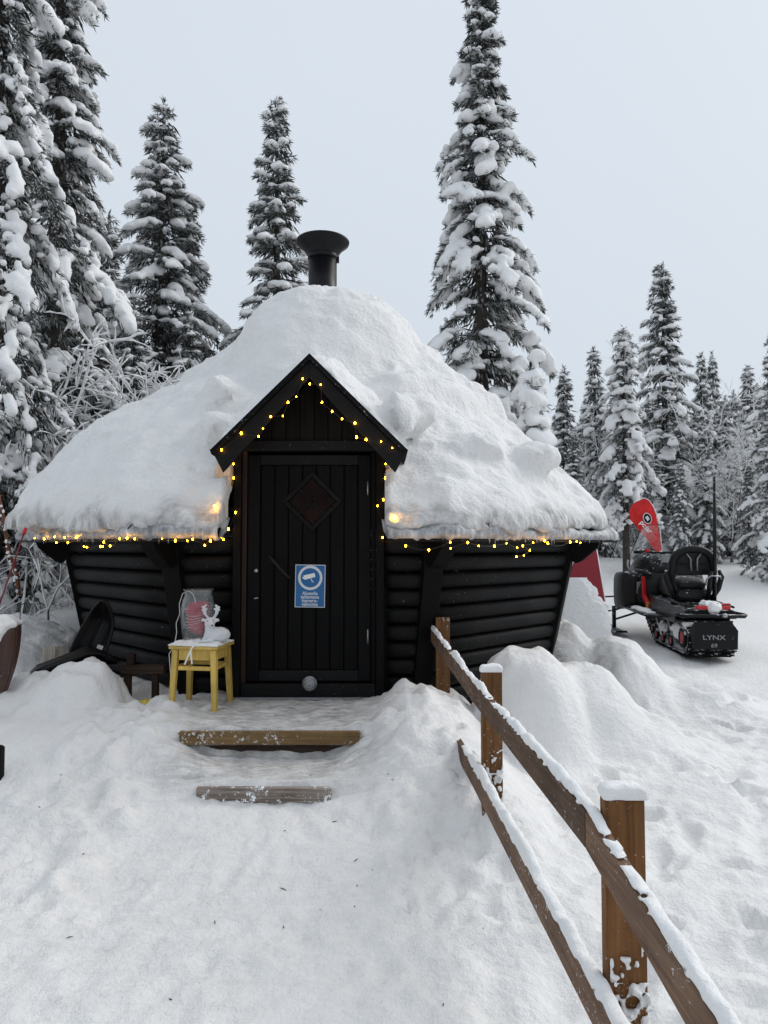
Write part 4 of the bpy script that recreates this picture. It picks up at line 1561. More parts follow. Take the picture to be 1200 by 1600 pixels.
hh = 0.026 + 0.012 * vnoise(X * 12, Y * 12, 0, 131) + 0.008 * vnoise(X * 30, Y * 30, 0, 132)
F = np.maximum(Z - (TOPZ + hh * np.sqrt(np.clip(1 - du ** 5, 0, 1))), np.maximum((du - 1) * 0.17, TOPZ + 0.0006 - Z))
F = F + 0.003 * vnoise(X * 60, Y * 60, Z * 60, 133)
F = np.maximum(F, TOPZ + 0.0006 - Z)
F[[0, -1], :, :] = 1; F[:, [0, -1], :] = 1; F[:, :, [0, -1]] = 1
v, f = surface_nets(F, lo, 0.006)
o = obj_np('stool_snow', v, f, M['smallsnow'])
o.matrix_world = SM
tag(o, 'layer of snow on the seat of the yellow stool', 'snow', None, 'stuff')

jp = SM @ Vector((-0.038, 0.015, TOPZ + 0.016))
jar = empty('glass_jar', jp, 0, 'large frosty glass jar with a pink bundle inside, on the stool', 'jar')
prof = [(0.001, 0.001), (0.080, 0.001), (0.088, 0.010), (0.096, 0.06), (0.103, 0.14), (0.102, 0.20), (0.092, 0.255), (0.080, 0.285), (0.083, 0.305), (0.092, 0.318), (0.089, 0.320), (0.079, 0.306), (0.075, 0.286), (0.087, 0.255), (0.097, 0.20), (0.098, 0.14), (0.091, 0.06), (0.082, 0.014), (0.001, 0.008)]
jar.scale = (1.12, 1.12, 1.08)
MB().lathe(prof, (0, 0, 0), 32).build('glass', M['jarglass'], jar)
X, Y, Z = grid3((-0.1, -0.1, 0.0), (0.1, 0.1, 0.26), 0.005)
F = sd_ell(X, Y, Z, (0.012, 0, 0.095), (0.075, 0.07, 0.075))
F = smin(F, sd_ell(X, Y, Z, (-0.015, 0, 0.175), (0.062, 0.06, 0.055)), 0.03)
F = smin(F, sd_ell(X, Y, Z, (0.035, -0.01, 0.20), (0.035, 0.03, 0.04)), 0.02)
F = F + 0.012 * np.abs(vnoise(X * 35, Y * 35, Z * 35, 141)) + 0.006 * vnoise(X * 70, Y * 70, Z * 70, 142)
F[[0, -1], :, :] = 1; F[:, [0, -1], :] = 1; F[:, :, [0, -1]] = 1
v, f = surface_nets(F, (-0.1, -0.1, 0.0), 0.005)
bundle = obj_np('pink_bundle', v, f, M['pink'])
bundle.location = jp + Vector((0, 0, 0.012))
bundle.scale = (1.1, 1.1, 1.08)
tag(bundle, 'crumpled pink paper bundle inside the glass jar on the stool', 'bundle')
mb = MB()
rj = random.Random(4)
for j in range(7):
    z0 = 0.11 + 0.02 * j
    mb.tube([((0.092 - 0.012 * rj.random()) * math.cos(a + j), (0.088) * math.sin(a + j) * 1.0, z0 + 0.02 * math.sin(a * 1.3 + j)) for a in np.linspace(0, 4.6, 20)], 0.0014, 5)
mb.tube([(-0.01, -0.03, 0.19), (-0.012, -0.03, 0.27), (-0.03, -0.02, 0.31), (-0.06, -0.02, 0.335), (-0.10, -0.02, 0.315), (-0.118, -0.03, 0.25), (-0.115, -0.03, 0.18), (-0.135, -0.04, 0.12), (-0.125, -0.06, 0.06), (-0.13, -0.09, -0.02), (-0.155, -0.12, -0.07), (-0.15, -0.10, -0.2), (-0.15, -0.08, -0.33), (-0.17, -0.08, -0.42)], 0.0028, 6)
o = mb.build('cable', M['cable_white'])
o.location = jp
tag(o, 'thin white cable looping out of the glass jar and down the stool', 'cable')

# white reindeer lying on the stool (faces left, head turned to the viewer)
lo = (-0.17, -0.1, -0.01)
X, Y, Z = grid3(lo, (0.17, 0.1, 0.27), 0.004)
F = sd_ell(X, Y, Z, (0.055, 0.0, 0.048), (0.072, 0.048, 0.05))
F = smin(F, sd_caps(X, Y, Z, (-0.01, 0, 0.035), (-0.045, -0.02, 0.012), 0.024, 0.012), 0.02)
F = smin(F, sd_caps(X, Y, Z, (0.0, 0, 0.05), (-0.012, -0.006, 0.115), 0.036, 0.026), 0.03)
F = smin(F, sd_ell(X, Y, Z, (0.0, -0.012, 0.135), (0.032, 0.030, 0.028)), 0.02)
F = smin(F, sd_caps(X, Y, Z, (0.012, -0.03, 0.125), (0.022, -0.055, 0.113), 0.019, 0.013), 0.012)
for s in (-1, 1):
    F = smin(F, sd_ell(X, Y, Z, (s * 0.042 - 0.004, -0.004, 0.144), (0.020, 0.007, 0.011)), 0.008)
    ab = np.array((s * 0.016 - 0.002, 0, 0.155))
    p1 = ab + (s * 0.022, 0, 0.03)
    p2 = p1 + (s * 0.006, -0.002, 0.042)
    F = smin(F, sd_caps(X, Y, Z, ab, p1, 0.008, 0.009), 0.006)
    F = smin(F, sd_caps(X, Y, Z, p1, p2, 0.010, 0.010), 0.006)
    for q in ((0.3, s * 0.016, 0.012), (0.7, s * 0.015, 0.014), (0.5, -s * 0.016, 0.012), (1.0, -s * 0.012, 0.012)):
        c_ = p1 + (p2 - p1) * q[0]
        F = smin(F, sd_caps(X, Y, Z, c_, c_ + (q[1], 0, q[2]), 0.008, 0.006), 0.004)
F = smin(F, sd_caps(X, Y, Z, (0.02, -0.04, 0.015), (-0.05, -0.05, 0.008), 0.015, 0.009), 0.012)
F = F + 0.0022 * vnoise(X * 90, Y * 90, Z * 90, 151)
F = np.maximum(F, -Z)
F[[0, -1], :, :] = 1; F[:, [0, -1], :] = 1; F[:, :, [0, -1]] = 1
v, f = surface_nets(F, lo, 0.004)
rp_ = SM @ Vector((0.085, -0.06, TOPZ + 0.020))
deer = empty('reindeer_figurine', rp_, 0, 'small white reindeer figure with antlers lying beside the jar on the stool', 'figurine')
obj_np('body', v, f, M['deer'], deer)
for nm, c_, r_ in (('eye', (-0.012, -0.040, 0.142), 0.004), ('eye', (0.022, -0.035, 0.143), 0.004), ('nose', (0.023, -0.067, 0.115), 0.006)):
    MB().lathe([(0.0003, -r_), (r_ * 0.7, -r_ * 0.7), (r_, 0), (r_ * 0.7, r_ * 0.7), (0.0003, r_)], c_, 10).build(nm, M['plastic'], deer)
# white ribbon ends hanging over the stool edge
mb = MB()
for q in ([(0.02, -0.15, 0.425), (0.0, -0.158, 0.40), (-0.03, -0.160, 0.34), (-0.05, -0.158, 0.29)], [(-0.01, -0.159, 0.385), (-0.005, -0.160, 0.34), (0.0, -0.159, 0.295)]):
    for i in range(len(q) - 1):
        mb.bar(q[i], q[i + 1], 0.010, 0.0015, (0, 1, 0))
o = mb.build('ribbon', M['white'])
o.matrix_world = SM
tag(o, 'white ribbon hanging over the front edge of the yellow stool', 'ribbon')

# ------------------------------------------------------------------ things on the left of the hut
def sled_shell(L_, W_, depth, n=22, m=13, tip=0.35, rim=0.02):
    """plastic sled, open side +z, along +y"""
    rings_t, rings_b = [], []
    for i in range(n):
        u = i / (n - 1)
        w = W_ * (1 - abs(2 * u - 1) ** 3.2) ** 0.55 * (1 - tip * u ** 2)
        w = max(w, 0.02)
        lift = 0.10 * max(0, u - 0.72) ** 1.5 / 0.15
        ring = []
        for j in range(m):
            s = -1 + 2 * j / (m - 1)
            z = -depth * (1 - abs(s) ** 3.5) * min(1, 6 * u * (1 - u)) + lift
            z += 0.012 * math.cos(s * 9) * (1 - abs(s))
            ring.append(Vector((s * w, L_ * (u - 0.5), z)))
        rings_t.append(ring)
    V = [p for r in rings_t for p in r]
    F_ = [(i * m + j, i * m + j + 1, (i + 1) * m + j + 1, (i + 1) * m + j) for i in range(n - 1) for j in range(m - 1)]
    return np.array(V), np.array(F_), rings_t


def make_sled(name, label, mat_world, L_, W_, depth, sticker=False):
    root = empty(name, mat_world.translation, 0, label, 'sled')
    root.matrix_world = mat_world
    V, F_, rings = sled_shell(L_, W_, depth)
    o = obj_np('shell', V, F_, M['plastic'], root)
    md = o.modifiers.new('thick', 'SOLIDIFY'); md.thickness = 0.008
    rim = [r[0] for r in rings] + [r[-1] for r in rings[::-1]]
    MB().tube(rim + [rim[0]], 0.011, 8).build('rim', M['plastic'], root)
    for s in (-1, 1):
        MB().tube([Vector((s * W_ * 0.35, L_ * (u - 0.5), -depth - 0.004)) for u in np.linspace(0.2, 0.8, 8)], 0.010, 6).build('runner', M['plastic'], root)
    if sticker:
        MB().box(0.03, 0.085, -L_ * 0.16, -L_ * 0.05, -depth * 0.92 + 0.004, -depth * 0.92 + 0.010).build('sticker', M['sticker'], root)
    return root


pa = U(146, 998, 5.12)
m1 = Matrix.Translation(pa) @ Matrix.Rotation(rad(16), 4, 'Y') @ Matrix.Rotation(rad(72), 4, 'X')
make_sled('plastic_sled', 'black plastic sled standing upright against the hut wall', m1, 0.52, 0.125, 0.06, True)
pb = U(108, 1043, 4.98)
m2 = Matrix.Translation(pb) @ Matrix.Rotation(rad(-58), 4, 'Z') @ Matrix.Rotation(rad(18), 4, 'X') @ Matrix.Rotation(rad(150), 4, 'Y')
make_sled('plastic_sled', 'black plastic sled lying upside down in the snow pile', m2, 0.62, 0.15, 0.07)

bench = empty('timber_trestle', U(222, 1060, 5.12), 0, 'low dark timber trestle between the snow pile and the yellow stool', 'trestle')
BL = Vector(bench.location)
def bbox_(name, px0, px1, py0, py1, d0, d1, mat):
    a, b = U(px0, py1, d0), U(px1, py0, d0)
    o = MB().box(a.x - BL.x, b.x - BL.x, d0 - BL.y, d1 - BL.y, a.z - BL.z, b.z - BL.z).build(name, mat, bench, 0.004)
    return o
bbox_('cross_beam', 188, 256, 1040, 1053, 5.02, 5.09, M['crate'])
bbox_('upright', 198, 209, 1022, 1040, 5.03, 5.08, M['edge_wood'])
bbox_('upright', 236, 246, 1053, 1100, 5.03, 5.08, M['crate'])
bbox_('upright', 192, 203, 1053, 1100, 5.03, 5.08, M['crate'])

# yellow-white plastic bag
lo = (-0.13, -0.09, -0.02)
X, Y, Z = grid3(lo, (0.13, 0.09, 0.13), 0.006)
F = sd_ell(X, Y, Z, (0, 0, 0.03), (0.09, 0.055, 0.05))
F = F + 0.018 * np.abs(vnoise(X * 22, Y * 22, Z * 22, 161)) + 0.010 * vnoise(X * 45, Y * 45, Z * 45, 162)
F[[0, -1], :, :] = 1; F[:, [0, -1], :] = 1; F[:, :, [0, -1]] = 1
v, f = surface_nets(F, lo, 0.006)
bp = U(233, 1104, 4.80)
bag = obj_np('plastic_bag', v, f, M['bag'])
bag.location = bp - Vector((0, 0, 0.03))
bag.data.materials.append(M['bagyellow'])
mi = np.zeros(len(bag.data.polygons), np.int32)
cen = np.zeros(len(bag.data.polygons) * 3, np.float32)
bag.data.polygons.foreach_get('center', cen)
cen = cen.reshape(-1, 3)
mi[(cen[:, 0] < 0.02) & (cen[:, 0] > -0.06) & (cen[:, 2] > 0.02 + 0.02 * vnoise(cen[:, 0] * 20, cen[:, 1] * 20, 0, 3))] = 1
bag.data.polygons.foreach_set('material_index', mi)
tag(bag, 'crumpled white and yellow plastic bag in the snow below the trestle', 'bag')

# pale board leaning at the hut's left corner
pl = empty('leaning_crate', U(90, 1030, 5.75), rad(18), 'pale wooden crate end half buried in snow behind the sleds', 'crate')
for i in range(2):
    MB().box(-0.11 + i * 0.10, -0.015 + i * 0.10, 0, 0.03, -0.25, 0.10).build('slat', M['palewood'], pl, 0.003)
MB().box(-0.12, 0.10, 0.031, 0.055, 0.02, 0.07).build('batten', M['palewood'], pl, 0.003)

# brown boat-shaped sled cut by the frame
bo = U(-22, 1080, 4.60)
boat = empty('boat_sled', (bo.x, 4.62, 0.0), 0, 'brown curved wooden hull standing on end at the photo edge, topped with snow', 'sled')
mb = MB()
rings = []
zb0, zt0 = U(0, 1095, 4.6).z, U(0, 978, 4.6).z
for i in range(12):
    u = i / 11
    z = zb0 + (zt0 - zb0) * u
    rr = 0.06 + 0.135 * math.sin(min(1, 0.12 + u * 0.95) * PI / 2) ** 0.8
    rings.append([Vector((rr * math.cos(a), 0.75 * rr * math.sin(a), z)) for a in np.linspace(0, 2 * PI, 20, endpoint=False)])
mb.loft(rings)
mb.build('hull', M['brown'], boat)
for a in (-0.2, -0.8, -1.4, -2.0):
    MB().tube([Vector((r_[0].x * 1.0 * math.cos(a) * 1.005, 0.75 * r_[0].x * math.sin(a) * 1.005, r_[0].z)) for r_ in rings], 0.004, 5).build('strake', M['brown'], boat)
lo = (bo.x - 0.26, 4.62 - 0.22, zt0 - 0.10)
X, Y, Z = grid3(lo, (bo.x + 0.26, 4.62 + 0.22, zt0 + 0.12), 0.012)
F = sd_ell(X, Y, Z, (bo.x, 4.62, zt0 + 0.01), (0.20, 0.155, 0.065)) + 0.02 * vnoise(X * 14, Y * 14, Z * 14, 171)
F = smin(F, sd_ell(X, Y, Z, (bo.x + 0.10, 4.62 - 0.12, zt0 - 0.03), (0.06, 0.05, 0.08)) + 0.012 * vnoise(X * 25, Y * 25, Z * 25, 172), 0.03)
F[[0, -1], :, :] = 1; F[:, [0, -1], :] = 1; F[:, :, [0, -1]] = 1
v, f = surface_nets(F, lo, 0.012)
tag(obj_np('hull_snow', v, f, M['smallsnow']), 'snow heaped on the brown hull at the photo edge', 'snow', None, 'stuff')

# red-tipped pole, loose wire, reddish branch
a, b = U(40, 826, 5.3), U(-22, 1005, 5.0)
pole = empty('marker_pole', b, 0, 'thin dark red marker pole leaning at the left edge of the photo', 'pole')
MB().tube([Vector((0, 0, 0)), (a - b)], 0.006, 8).build('shaft', M['redpole'], pole)
MB().tube([(a - b) * 0.95, (a - b) * 1.005], 0.013, 8).build('tip', M['redplastic'], pole)
wp = [(60, 905, 5.9), (50, 935, 5.8), (33, 945, 5.7), (31, 965, 5.6), (34, 975, 5.5), (26, 985, 5.4)]
wp = [U(*q) for q in wp]
o = MB().tube(wp, 0.0035, 6).build('loose_wire', M['cable_dark'])
tag(o, 'thin dark wire hanging beside the left corner of the hut', 'wire')
# dark stake at the left edge
sp = U(-4, 1182, 3.8)
o = MB().box(-0.02, 0.028, -0.02, 0.02, -0.25, 0.045).hexa([(-0.02, -0.02, 0.045), (0.028, -0.02, 0.045), (0.028, 0.02, 0.045), (-0.02, 0.02, 0.045), (-0.008, -0.01, 0.058), (0.018, -0.01, 0.058), (0.018, 0.01, 0.058), (-0.008, 0.01, 0.058)]).build('stake', M['blackv'])
o.location = sp
tag(o, 'short black stake poking out of the snow at the left edge', 'stake')

# ------------------------------------------------------------------ trees
ICO = None


def splat_blobs(blobs, h, seed, thr=0.34, noise=0.30):
    """blobs: array (n, 8): x y z, ax(dir angle), rx (along), ry, rz, weight  -> snow mesh"""
    B = np.asarray(blobs, float)
    R = B[:, 4:7].max(1) * 1.45
    lo = (B[:, :3] - R[:, None]).min(0) - 2 * h
    hi = (B[:, :3] + R[:, None]).max(0) + 2 * h
    n = np.ceil((hi - lo) / h).astype(int) + 1
    G = np.zeros(tuple(n), np.float32)
    for (x, y, z, az, rx_, ry_, rz_, w), r in zip(B, R):
        i0 = np.maximum(0, np.floor((np.array((x, y, z)) - r - lo) / h).astype(int))
        i1 = np.minimum(n, np.ceil((np.array((x, y, z)) + r - lo) / h).astype(int) + 1)
        gx_ = (lo[0] + np.arange(i0[0], i1[0]) * h - x)[:, None, None]
        gy_ = (lo[1] + np.arange(i0[1], i1[1]) * h - y)[None, :, None]
        gz_ = (lo[2] + np.arange(i0[2], i1[2]) * h - z)[None, None, :]
        c, s = math.cos(az), math.sin(az)
        u = (gx_ * c + gy_ * s) / rx_
        v_ = (-gx_ * s + gy_ * c) / ry_
        gzz = np.where(gz_ < 0, gz_ * 1.5, gz_)
        q = (u * u + v_ * v_ + (gzz / rz_ + u * u * w * 0.6) ** 2) / 2.1
        G[i0[0]:i1[0], i0[1]:i1[1], i0[2]:i1[2]] += np.clip(1 - q, 0, 1) ** 2
    idx = np.nonzero(G > 0.05)
    px_, py_, pz_ = lo[0] + idx[0] * h, lo[1] + idx[1] * h, lo[2] + idx[2] * h
    nn = noise * vnoise(px_ * 9, py_ * 9, pz_ * 9, seed) + noise * 0.9 * vnoise(px_ * 21, py_ * 21, pz_ * 21, seed + 1)
    F = np.full(G.shape, thr, np.float32) - G
    F[idx] += nn * np.minimum(1, G[idx] * 2)
    F[[0, -1], :, :] = 1; F[:, [0, -1], :] = 1; F[:, :, [0, -1]] = 1
    return surface_nets(F, lo, h)


def spindles(P, D, Ln, W, up=None):
    """needle sprays: 5-vertex spindles, flattened"""
    n = len(P)
    D = D / np.linalg.norm(D, axis=1, keepdims=True)
    ref = np.tile(np.array((0.13, 0.21, 0.97)), (n, 1))
    A = np.cross(D, ref)
    A /= np.linalg.norm(A, axis=1, keepdims=True) + 1e-9
    Bv = np.cross(D, A)
    mid = P + D * (Ln * 0.38)[:, None]
    V = np.stack([P, mid + A * W[:, None], mid - A * W[:, None] * 0.5 + Bv * W[:, None] * 0.55, mid - A * W[:, None] * 0.5 - Bv * W[:, None] * 0.55, P + D * Ln[:, None]], 1).reshape(-1, 3)
    o = (np.arange(n) * 5)[:, None, None]
    F_ = np.array([(0, 2, 1), (0, 3, 2), (0, 1, 3), (4, 1, 2), (4, 2, 3), (4, 3, 1)])[None] + o
    return V, F_.reshape(-1, 3)


def spruce(seed, H, R, base=0.5, res=0.04, density=70, snow=1.0, droop=1.0, prof=None, twl=1.0, whorl=0.26, gap=0.12, heavy=0.0, az_range=None):
    rng = np.random.default_rng(seed)
    P, D, Ln, W = [], [], [], []
    blobs = []
    z = base
    limbs = MB()
    lean = rng.normal(0, 0.010, 2)
    while z < H - 0.12:
        f_ = (z - base) / (H - base)
        L0 = R * (prof(f_) if prof else min(1.0, 0.10 + 1.2 * (1 - f_) ** 0.9))
        n = rng.integers(4, 7)
        a0 = rng.uniform(0, 2 * PI)
        for b in range(n):
            az = a0 + 2 * PI * b / n + rng.normal(0, 0.25)
            Lb = L0 * rng.uniform(0.5, 1.25)
            if rng.random() < 0.07:
                Lb *= 1.22
            zz = z + rng.normal(0, 0.07)
            d2 = np.array((math.cos(az), math.sin(az), 0))
            la = np.array((-math.sin(az), math.cos(az), 0))
            up0 = 0.35 * f_ + 0.12
            dr = (0.55 + 0.55 * (1 - f_)) * droop * rng.uniform(0.7, 1.3)
            t = np.linspace(0, 1, 9)
            cur = np.array((lean[0] * zz, lean[1] * zz, zz)) + np.outer(Lb * t * (1 - 0.12 * t * t), d2) + np.outer(Lb * (up0 * t - dr * t * t), (0, 0, 1))
            cur = cur + np.outer(Lb * 0.12 * rng.normal() * t * t, la)
            # needle sprays
            m_ = max(10, int(Lb * density * 1.55 * (1.15 - 0.3 * f_)))
            tt = rng.uniform(0.06, 1.03, m_) ** 0.8
            base_p = np.stack([np.interp(tt, t, cur[:, i]) for i in range(3)], 1)
            side = rng.choice((-1, 1), m_)
            wl = (0.55 + 0.6 * rng.random(m_)) * (0.45 + 0.55 * np.sin(np.clip(tt, 0, 1) * PI * 0.85 + 0.3))
            spread = 0.20 * Lb * rng.random(m_) * side * (1.1 - 0.7 * tt)
            base_p = base_p + spread[:, None] * la - np.array((0, 0, 1)) * (np.abs(spread) * 0.35 + 0.02)[:, None]
            hang = rng.uniform(0.25, 1.5, m_) * (0.7 + 0.6 * droop * (1 - f_))
            dd = d2 * rng.uniform(0.1, 0.9, m_)[:, None] + la * (side * rng.uniform(0.1, 0.8, m_))[:, None] + np.array((0, 0, -1)) * hang[:, None] + np.array((0, 0, 0.35)) * f_
            P.append(base_p); D.append(dd)
            Ln.append((0.045 + 0.095 * wl) * twl)
            W.append((0.0055 + 0.006 * rng.random(m_)) * twl)
            # limb
            if Lb > 0.3:
                limbs.tube([cur[i] for i in (0, 2, 4, 6, 8)], [0.014, 0.011, 0.008, 0.006, 0.003], 4, False)
            # snow pillows
            if rng.random() < gap:
                continue
            ns = max(6, int(Lb / 0.024))
            size = (0.70 + 0.55 * rng.random()) * snow * (0.62 + 0.38 * min(1, Lb / 0.6))
            lim = 0.30 if Lb > 0.4 else 0.08
            for s_ in lim + (1.0 - lim) * np.sort(rng.random(ns)) ** 0.75:
                p = np.array([np.interp(s_, t, cur[:, i]) for i in range(3)])
                k_ = (0.62 + 0.45 * math.sin(min(1, s_) * PI * 0.72)) * size * rng.uniform(0.6, 1.3)
                lat = rng.normal(0, 0.03 + 0.15 * Lb * (1.1 - s_))
                p = p + la * lat + np.array((0, 0, 0.020 * k_ + 0.004 - abs(lat) * 0.30))
                slope = max(0, (dr * 2 * s_ - up0))
                blobs.append((*p, az + rng.normal(0, 0.5), (0.050 + 0.030 * rng.random()) * k_, (0.034 + 0.022 * rng.random()) * k_, (0.030 + 0.016 * rng.random()) * k_ * (1 + 0.45 * slope), 0.6))
                if heavy and rng.random() < heavy:
                    blobs.append((*(p + la * rng.normal(0, 0.06) + np.array((0, 0, -0.04))), az, 0.10 * k_, 0.075 * k_, 0.085 * k_, 0.6))
        z += whorl * rng.uniform(0.75, 1.25) * (0.55 + 0.6 * (1 - f_))
    # leader
    m_ = 40
    zt_ = rng.uniform(max(base, H - 0.7), H, m_)
    P.append(np.stack([lean[0] * zt_, lean[1] * zt_, zt_], 1))
    aa = rng.uniform(0, 2 * PI, m_)
    D.append(np.stack([np.cos(aa) * 0.6, np.sin(aa) * 0.6, rng.uniform(0.3, 1.2, m_)], 1))
    Ln.append(np.full(m_, 0.11) * twl); W.append(np.full(m_, 0.014) * twl)
    for q in np.arange(H - 0.55, H, 0.11):
        blobs.append((lean[0] * q + rng.normal(0, 0.02), lean[1] * q + rng.normal(0, 0.02), q, rng.uniform(0, PI), 0.05 * snow, 0.045 * snow, 0.055 * snow, 0))
    # inner filling so the crown is not see-through
    m_ = int((H - base) * 95 * (density / 70))
    zf = rng.uniform(base, H - 0.4, m_)
    fr = (zf - base) / (H - base)
    rr = R * np.minimum(1, 0.1 + 1.1 * (1 - fr)) * 0.55 * rng.random(m_) ** 1.3 + 0.03
    aa = rng.uniform(0, 2 * PI, m_)
    P.append(np.stack([rr * np.cos(aa) + lean[0] * zf, rr * np.sin(aa) + lean[1] * zf, zf], 1))
    D.append(np.stack([np.cos(aa) * 0.6, np.sin(aa) * 0.6, -rng.uniform(0.2, 1.4, m_)], 1))
    Ln.append(rng.uniform(0.12, 0.24, m_) * twl); W.append(rng.uniform(0.014, 0.026, m_) * twl)
    V, F_ = spindles(np.concatenate(P), np.concatenate(D), np.concatenate(Ln), np.concatenate(W))
    crown = mesh_np('crown', V, F_, False)
    sv, sf = splat_blobs(blobs, res, seed * 3 + 1)
    snowm = mesh_np('snow_load', sv, sf, True)
    tr = MB()
    r0 = 0.018 * H * 0.9
    tr.tube([(lean[0] * q, lean[1] * q, q) for q in np.linspace(-0.4, H - 0.1, 10)], [max(0.012, r0 * (1 - q / H) ** 0.8) for q in np.linspace(0, H - 0.1, 10)], 10)
    tr.v += []
    o_ = len(tr.v)
    tr.v += limbs.v
    tr.f += [[i + o_ for i in f__] for f__ in limbs.f]
    tr.sm += limbs.sm
    return tr, crown, snowm


def place_tree(parts, loc, rz, label, mat, group, scale=1.0, name='spruce_tree', tm=None):
    tr, crown, snowm = parts
    root = empty(name, loc, rz, label, 'tree', group)
    root.scale = (scale,) * 3
    if isinstance(tr, MB):
        t_ = tr.build('trunk', M['bark'], root, fixn=False)
    else:
        t_ = link(bpy.data.objects.new('trunk', tr), root)
    for nm, me, mt in (('crown', crown, mat), ('snow_load', snowm, M['treesnow'])):
        if not me.materials:
            me.materials.append(mt)
        link(bpy.data.objects.new(nm, me), root)['kind'] = 'stuff'
    return root, t_.data


def at_px(px, d, z=None):
    x = (px - 600) / FPX * d
    return Vector((x, d, gz(x, d) - 0.05 if z is None else z))


def height_for(py, d, x):
    return U(600, py, d).z - (gz(x, d) - 0.05)


GL = 'snowy trees left of the hut'
# big heavily laden tree at the left edge
p = at_px(-14, 8.4)
place_tree(spruce(101, 10.6, 1.10, 0.3, 0.034, 150, 0.88, 1.6, lambda f: min(1, 0.25 + 1.0 * (1 - f)), 1.1, 0.26, 0.12, 0.0), p, 0.4, 'tall drooping spruce at the left edge, heavily caked with snow', M['needle_frosty'], GL)
p = at_px(88, 11.2)
place_tree(spruce(102, 13.5, 1.30, 0.3, 0.045, 95, 1.15, 0.95, lambda f: min(1, 0.15 + 1.25 * (1 - f)), 1.25, 0.30, 0.16), p, 1.3, 'tall dark spruce rising out of the frame behind the left-edge tree', M['needle'], GL)
p = at_px(240, 14.0)
place_tree(spruce(103, height_for(160, 14, p.x), 1.80, 0.3, 0.047, 85, 1.15, 0.7, lambda f: min(1, 0.08 + 1.15 * (1 - f) ** 0.85), 1.35, 0.31, 0.08), p, 0.2, 'pointed spruce standing left of the chimney with a smaller one at its side', M['needle'], GL)
p = at_px(288, 14.9)
place_tree(spruce(104, height_for(300, 14.9, p.x), 1.15, 0.3, 0.06, 65, 1.0, 0.7, None, 1.35, 0.30, 0.14), p, 0.9, 'smaller spruce half hidden behind the pointed spruce', M['needle'], GL)
p = at_px(160, 15.5)
place_tree(spruce(109, height_for(330, 15.5, p.x), 1.15, 0.3, 0.06, 65, 1.0, 0.8, None, 1.35, 0.30, 0.14), p, 0.9, 'slim spruce in the gap between the tall dark spruce and the pointed one', M['needle_far'], GL)
p = at_px(432, 14.5)
place_tree(spruce(105, height_for(155, 14.5, p.x), 1.55, 0.3, 0.045, 85, 1.15, 0.55, lambda f: min(1, 0.10 + 1.25 * (1 - f)), 1.35, 0.32, 0.08), p, 0.5, 'snowy spruce directly behind the black chimney', M['needle'], GL)
p = at_px(752, 11.2)
place_tree(spruce(106, height_for(-35, 11.2, p.x), 1.06, 0.25, 0.036, 130, 1.12, 0.95, lambda f: min(1, 0.17 + 1.6 * (1 - f)), 1.2, 0.31, 0.10, 0.04), p, 0.7, 'tallest spruce right of the chimney with big pillows of snow', M['needle'], 'snowy trees right of the hut')
p = at_px(835, 9.9)
place_tree(spruce(116, height_for(560, 9.9, p.x), 0.55, 0.2, 0.036, 80, 1.1, 1.5, lambda f: min(1, 0.25 + 0.9 * (1 - f)), 1.0, 0.22, 0.05, 0.7), p, 0.7, 'small bowed spruce smothered in snow behind the right eaves', M['needle'], 'snowy trees right of the hut')

GR = 'snowy trees right of the hut'
far = [spruce(201, 7.0, 1.10, 0.3, 0.055, 62, 1.1, 0.7, lambda f: min(1, 0.08 + 1.1 * (1 - f)), 1.5, 0.27, 0.10),
       spruce(202, 7.0, 0.98, 0.3, 0.055, 62, 1.1, 0.8, lambda f: min(1, 0.12 + 1.1 * (1 - f)), 1.5, 0.25, 0.10),
       spruce(203, 8.6, 1.45, 0.6, 0.052, 70, 1.05, 0.7, lambda f: min(1, 0.10 + 1.2 * (1 - f)), 1.4, 0.27, 0.12),
       spruce(204, 7.0, 0.98, 1.7, 0.048, 70, 0.98, 1.0, lambda f: min(1, 0.2 + 1.0 * (1 - f)), 1.4, 0.25, 0.10, 0.3)]
tmesh = [None] * 4


def far_tree(kind, px, top, d, rz, label, mat='needle_far', name='spruce_tree', wscale=1.0, grp=GR):
    p_ = at_px(px, d)
    H0 = (7.0, 7.0, 8.6, 7.0)[kind]
    s_ = height_for(top, d, p_.x) / H0
    tr, cr, sn = far[kind]
    if tmesh[kind] is not None:
        tr = tmesh[kind]
    root, td = place_tree((tr, cr, sn), p_, rz, label, M[mat], grp, s_, name)
    root.scale = (s_ * wscale, s_ * wscale, s_)
    tmesh[kind] = td
    return root


far_tree(0, 878, 573, 19, 0.3, 'narrow spruce just right of the hut roof, leftmost of the right-hand trees')
far_tree(1, 899, 668, 17.5, 2.0, 'short spruce in front of the leftmost right-hand spruce')
far_tree(1, 936, 545, 20, 4.0, 'slim spruce second from the hut roof')
far_tree(3, 978, 510, 15.0, 1.0, 'spruce with bare lower trunk standing behind the snowmobile windshield', 'needle_far')
far_tree(2, 1042, 414, 17.5, 0.5, 'tallest spruce of the right-hand group, above the snowmobile', 'needle')
far_tree(1, 1098, 553, 21, 5.2, 'one of twin spruce tops right of the tallest right-hand tree', 'needle_far', 'spruce_tree', 0.8)
far_tree(0, 1122, 550, 22, 2.2, 'further one of the twin spruce tops right of the tallest right-hand tree', 'needle_far', 'spruce_tree', 0.8)
far_tree(0, 1088, 640, 18.0, 1.2, 'frosty spruce below the twin tops, left of the black pole')
far_tree(1, 1168, 572, 21, 0.2, 'dark spruce near the right edge behind the thicket', 'needle_far')
far_tree(2, 1218, 505, 14.5, 3.2, 'large spruce cut by the right edge of the photo', 'needle_far')
far_tree(0, 1012, 690, 22, 3.3, 'low spruce filling the gap between bare-trunk spruce and tallest spruce')
